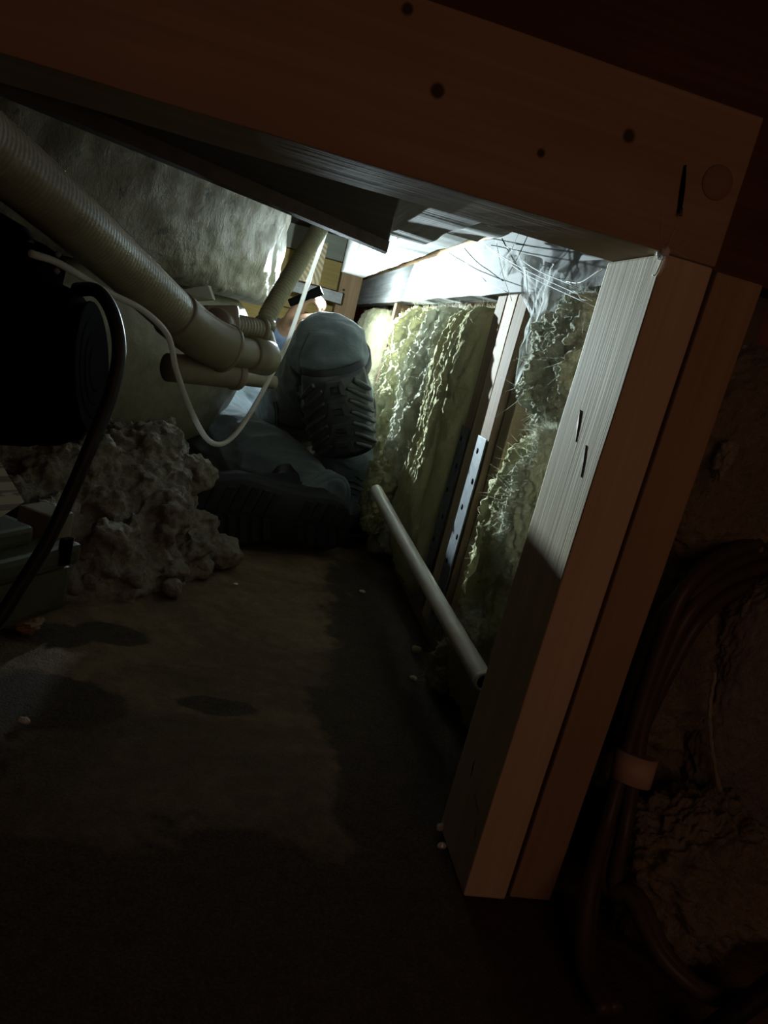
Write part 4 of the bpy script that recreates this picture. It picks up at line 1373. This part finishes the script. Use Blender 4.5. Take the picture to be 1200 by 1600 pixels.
# four trapezoid plates with a square recess each
for k in range(4):
    vc = KH * (0.87 - 0.245 * k)
    hh = KH * 0.095
    wt, wb_ = 0.0135, 0.0205
    ring = []
    outer = [(-wt, hh), (wt, hh), (wb_, -hh), (-wb_, -hh)]
    inner = [(-0.0072, hh * 0.45), (0.0072, hh * 0.45), (0.0082, -hh * 0.5), (-0.0082, -hh * 0.5)]
    V = [kpt(u, vc + v, 0.004) for u, v in outer] + [kpt(u * 0.93, vc + v * 0.9, 0.0115) for u, v in outer] + [kpt(u, vc + v, 0.0115) for u, v in inner] + [kpt(u, vc + v, 0.0065) for u, v in inner]
    F = []
    for i in range(4):
        j = (i + 1) % 4
        F += [[i, j, 4 + j, 4 + i], [4 + i, 4 + j, 8 + j, 8 + i], [8 + i, 8 + j, 12 + j, 12 + i]]
    F += [[15, 14, 13, 12][::-1], [3, 2, 1, 0]]
    mesh_obj('centre_plate', np.array(V), [f[::-1] for f in F], M['pad'], kp, smooth=False)
    V, F = [], []
    q = [kpt(u, vc - 0.001 + v, hz) for hz in (0.006, 0.0092) for u, v in ((-0.004, 0.004), (0.004, 0.004), (0.004, -0.004), (-0.004, -0.004))]
    mesh_obj('stud', np.array(q), [[4, 5, 6, 7][::-1], [0, 1, 5, 4], [1, 2, 6, 5], [2, 3, 7, 6], [3, 0, 4, 7]], M['pad'], kp, smooth=False)
# straps round the leg above and below
for (tt, rr_) in ((0.93, 0.0815), (0.55, 0.081)):
    c_ = lerp(AN_L, KN_L, tt) + np.array([0.0, 0.004, 0])
    ax = (KN_L - AN_L) / np.linalg.norm(KN_L - AN_L)
    mesh_obj('strap', *lathe_geo(c_ - ax * 0.012, ax, [(0, rr_ - 0.008), (0, rr_), (0.024, rr_), (0.024, rr_ - 0.008)], 40), M['black_rub'], kp)
for (px_, py_) in ((466, 606), (469, 622)):
    q = cast(px_, py_, 0.004)
    if q is not None:
        V, F, N = blob_geo(q, (0.005, 0.004, 0.008), 4, 0.0005, (60, 60, 60), 3, 20, 12, 'x')
        tag(mesh_obj('buckle', V, F, M['steel'], kp), 'small metal strap buckle')

# torso, arms, head --------------------------------------------------------
PEL = lerp(HP_R, HP_L, 0.5)
sh = [tube_geo([PEL + [0, 0.06, 0.0], (0.02, 2.22, 0.125), (0.025, 2.38, 0.130), (0.03, 2.52, 0.130)], [0.112, 0.112, 0.118, 0.10], 30, 6, flat=1.0),
      tube_geo([(-0.10, 2.25, 0.12), (-0.11, 2.40, 0.125), (-0.12, 2.50, 0.125)], [0.085, 0.09, 0.075], 20, 5),
      tube_geo([(0.13, 2.25, 0.12), (0.15, 2.40, 0.125), (0.16, 2.50, 0.125)], [0.085, 0.09, 0.075], 20, 5)]
ELB = np.array([-0.035, 2.26, 0.30])
WR = np.array([0.058, 2.15, 0.405])
sh.append(tube_geo([(-0.13, 2.48, 0.14), (-0.10, 2.37, 0.23), ELB, lerp(ELB, WR, 0.5), lerp(ELB, WR, 0.86)], [0.068, 0.058, 0.052, 0.045, 0.040], 20, 5))
ELB2 = np.array([0.245, 2.30, 0.085])
WR2 = np.array([0.20, 2.12, 0.235])
sh.append(tube_geo([(0.18, 2.48, 0.13), (0.23, 2.38, 0.10), ELB2, lerp(ELB2, WR2, 0.6)], [0.066, 0.058, 0.052, 0.042], 20, 5))
V, F, N = remeshed(join_geo(sh), 0.009, 5)
V = V + N * (0.006 * ridge(V * 14, 2) - 0.002)[:, None]
V[:, 2] = np.maximum(V[:, 2], 0.004)
tag(mesh_obj('shirt', V, F, M['shirt'], person), 'blue long sleeved shirt')

def hand_geo(wr, knuck, curl_axis, palm_n, grip, mirror=1, gr=0.016):
    """palm and five fingers closing round a rod at grip"""
    parts = []
    d = knuck - wr
    L = np.linalg.norm(d)
    d = d / L
    side = np.asarray(curl_axis, float)
    side = side - d * (side @ d)
    side /= np.linalg.norm(side)
    pn = np.asarray(palm_n, float)
    pn = pn - d * (pn @ d) - side * (pn @ side)
    pn /= np.linalg.norm(pn)
    # palm
    for s in (-0.028, -0.010, 0.010, 0.027):
        parts.append(tube_geo([wr + side * s * 0.55, wr + d * L * 0.5 + side * s, knuck + side * s * 1.05], [0.0165, 0.0165, 0.0125], 12, 4))
    # fingers: index first
    for s, (l1, l2, l3), r_ in ((-0.030, (0.040, 0.026, 0.020), 0.0088), (-0.0105, (0.044, 0.029, 0.021), 0.0092), (0.0095, (0.041, 0.027, 0.020), 0.0088), (0.0275, (0.032, 0.021, 0.017), 0.0078)):
        b = knuck + side * s
        a1, a2, a3 = 0.55, 1.55, 2.5
        dirs = [d * math.cos(a) + pn * math.sin(a) for a in (a1, a2, a3)]
        q = [b - d * 0.012, b]
        for ln, dd in zip((l1, l2, l3), dirs): q.append(q[-1] + dd * ln)
        parts.append(tube_geo(q, [r_ * 1.1, r_ * 1.12, r_ * 1.0, r_ * 0.92, r_ * 0.72], 12, 4))
    # thumb from the side of the palm
    b = wr + d * L * 0.30 + side * -0.026 + pn * 0.008
    q = [b, b + side * -0.016 + d * 0.022 + pn * 0.014, b + side * -0.014 + d * 0.044 + pn * 0.030, b + side * -0.004 + d * 0.058 + pn * 0.044]
    parts.append(tube_geo(q, [0.014, 0.0125, 0.0105, 0.008], 12, 4))
    return parts


KNU = WR + np.array([0.022, -0.028, 0.066])
bp = hand_geo(WR, KNU, (0.25, 0.92, 0.1), (1, -0.15, -0.1), None)
bp.append(tube_geo([lerp(ELB, WR, 0.7), WR, lerp(WR, KNU, 0.25)], [0.030, 0.0255, 0.022], 16, 4))
KNU2 = WR2 + np.array([-0.05, -0.055, 0.03])
bp += hand_geo(WR2, KNU2, (0.6, -0.6, 0.2), (-0.2, -0.3, -1), None)
bp.append(tube_geo([lerp(ELB2, WR2, 0.5), WR2, lerp(WR2, KNU2, 0.3)], [0.032, 0.026, 0.022], 16, 4))
# arms continue inside the sleeves, neck and head
bp.append(tube_geo([(-0.13, 2.48, 0.14), (-0.10, 2.37, 0.23), ELB, lerp(ELB, WR, 0.75)], [0.045, 0.042, 0.038, 0.031], 16, 5))
bp.append(tube_geo([(0.18, 2.48, 0.13), (0.23, 2.38, 0.10), ELB2, lerp(ELB2, WR2, 0.75)], [0.045, 0.042, 0.038, 0.031], 16, 5))
bp.append(tube_geo([(-0.13, 2.48, 0.135), (0.02, 2.52, 0.13), (0.18, 2.48, 0.13)], [0.05, 0.06, 0.05], 16, 5))
bp.append(tube_geo([(0.025, 2.50, 0.13), (0.025, 2.60, 0.135), (0.025, 2.66, 0.145)], [0.062, 0.055, 0.055], 18, 5))
HD = np.array([0.025, 2.755, 0.150])
hv, hf, hn = blob_geo(HD, (0.076, 0.115, 0.098), 2.3, 0.0, (1, 1, 1), 0, 48, 32, 'x')
bp.append((hv, hf))
bp.append(tube_geo([HD + [0, 0.030, 0.088], HD + [0, 0.0, 0.104], HD + [0, -0.012, 0.110], HD + [0, -0.022, 0.096]], [0.008, 0.012, 0.015, 0.010], 10, 4))   # nose
bp.append(tube_geo([HD + [-0.026, -0.052, 0.084], HD + [0, -0.054, 0.094], HD + [0.026, -0.052, 0.084]], [0.005, 0.008, 0.005], 8, 4))   # lips
bp.append(tube_geo([HD + [0, -0.09, 0.060], HD + [0, -0.098, 0.072]], [0.028, 0.022], 10, 1))   # chin
for s in (-1, 1):
    bp.append(tube_geo([HD + [s * 0.074, 0.02, -0.01], HD + [s * 0.084, 0.012, 0.0], HD + [s * 0.082, -0.012, 0.006], HD + [s * 0.074, -0.03, 0.006]], [0.009, 0.012, 0.011, 0.007], 8, 4))
    bp.append(tube_geo([HD + [s * 0.046, 0.030, 0.084], HD + [s * 0.028, 0.034, 0.094], HD + [s * 0.014, 0.030, 0.090]], [0.006, 0.008, 0.006], 8, 4))
V, F, N = remeshed(join_geo(bp), 0.0042, 3)
mesh_obj('body', V, F, M['skin'], person)
for s in (-1, 1):
    V, F, N = blob_geo(HD + [s * 0.029, 0.016, 0.088], (0.012, 0.010, 0.008), 2, 0, (1, 1, 1), 0, 20, 12, 'x')
    mesh_obj('eye', V, F, M['chip'], person)
V, F, N = blob_geo(HD + [0, 0.030, -0.014], (0.082, 0.100, 0.096), 2.2, 0.006, (40, 40, 40), 3, 60, 40, 'fluff')
tag(mesh_obj('hair', V, F, M['hair'], person), 'short dark hair')

# flashlight gripped in the raised hand; the lamp is unseen and assumed --------------------------------------
fl_ = empty('assumed_flashlight', FLASH_P, 'assumed small black torch held in the raised hand', 'assumed_flashlight')
fax = np.array([0.80, -0.12, 0.55]); fax /= np.linalg.norm(fax)
fb = np.array(FLASH_P) - fax * 0.112
mesh_obj('barrel', *lathe_geo(fb, fax, [(0, 0.007), (0, 0.0095), (0.004, 0.0105), (0.060, 0.0105), (0.066, 0.0125), (0.092, 0.0130), (0.094, 0.0125), (0.094, 0.0118), (0.088, 0.010)], 24), M['black_pl'], fl_)
m_, nt_, bs_, _ = new_mat('lit lens')
bs_.inputs['Base Color'].default_value = (0.9, 0.95, 1, 1)
bs_.inputs['Emission Color'].default_value = (0.86, 0.96, 1.0, 1)
bs_.inputs['Emission Strength'].default_value = 4.0
mesh_obj('lens', *lathe_geo(fb + fax * 0.089, fax, [(0, 0.0105), (0.003, 0.0105), (0.0045, 0.008), (0.005, 0.001)], 20), m_, fl_)
for nm, kind, en in (('assumed_lamp_beam', 'SPOT', FLASH_W), ('assumed_lamp_fill', 'POINT', FLASH_SPILL)):
    pl = bpy.data.lights.new(nm, kind)
    pl.energy = en
    pl.color = (0.76, 0.94, 1.0)
    pl.shadow_soft_size = 0.006
    po_ = bpy.data.objects.new(nm, pl)
    COL.objects.link(po_)
    po_.parent = fl_
    po_.location = (0, 0, 0)
    if kind == 'SPOT':
        pl.spot_size = math.radians(66)
        pl.spot_blend = 1.0
        po_.rotation_euler = Vector((0.27, -0.96, 0.02)).to_track_quat('-Z', 'Y').to_euler()
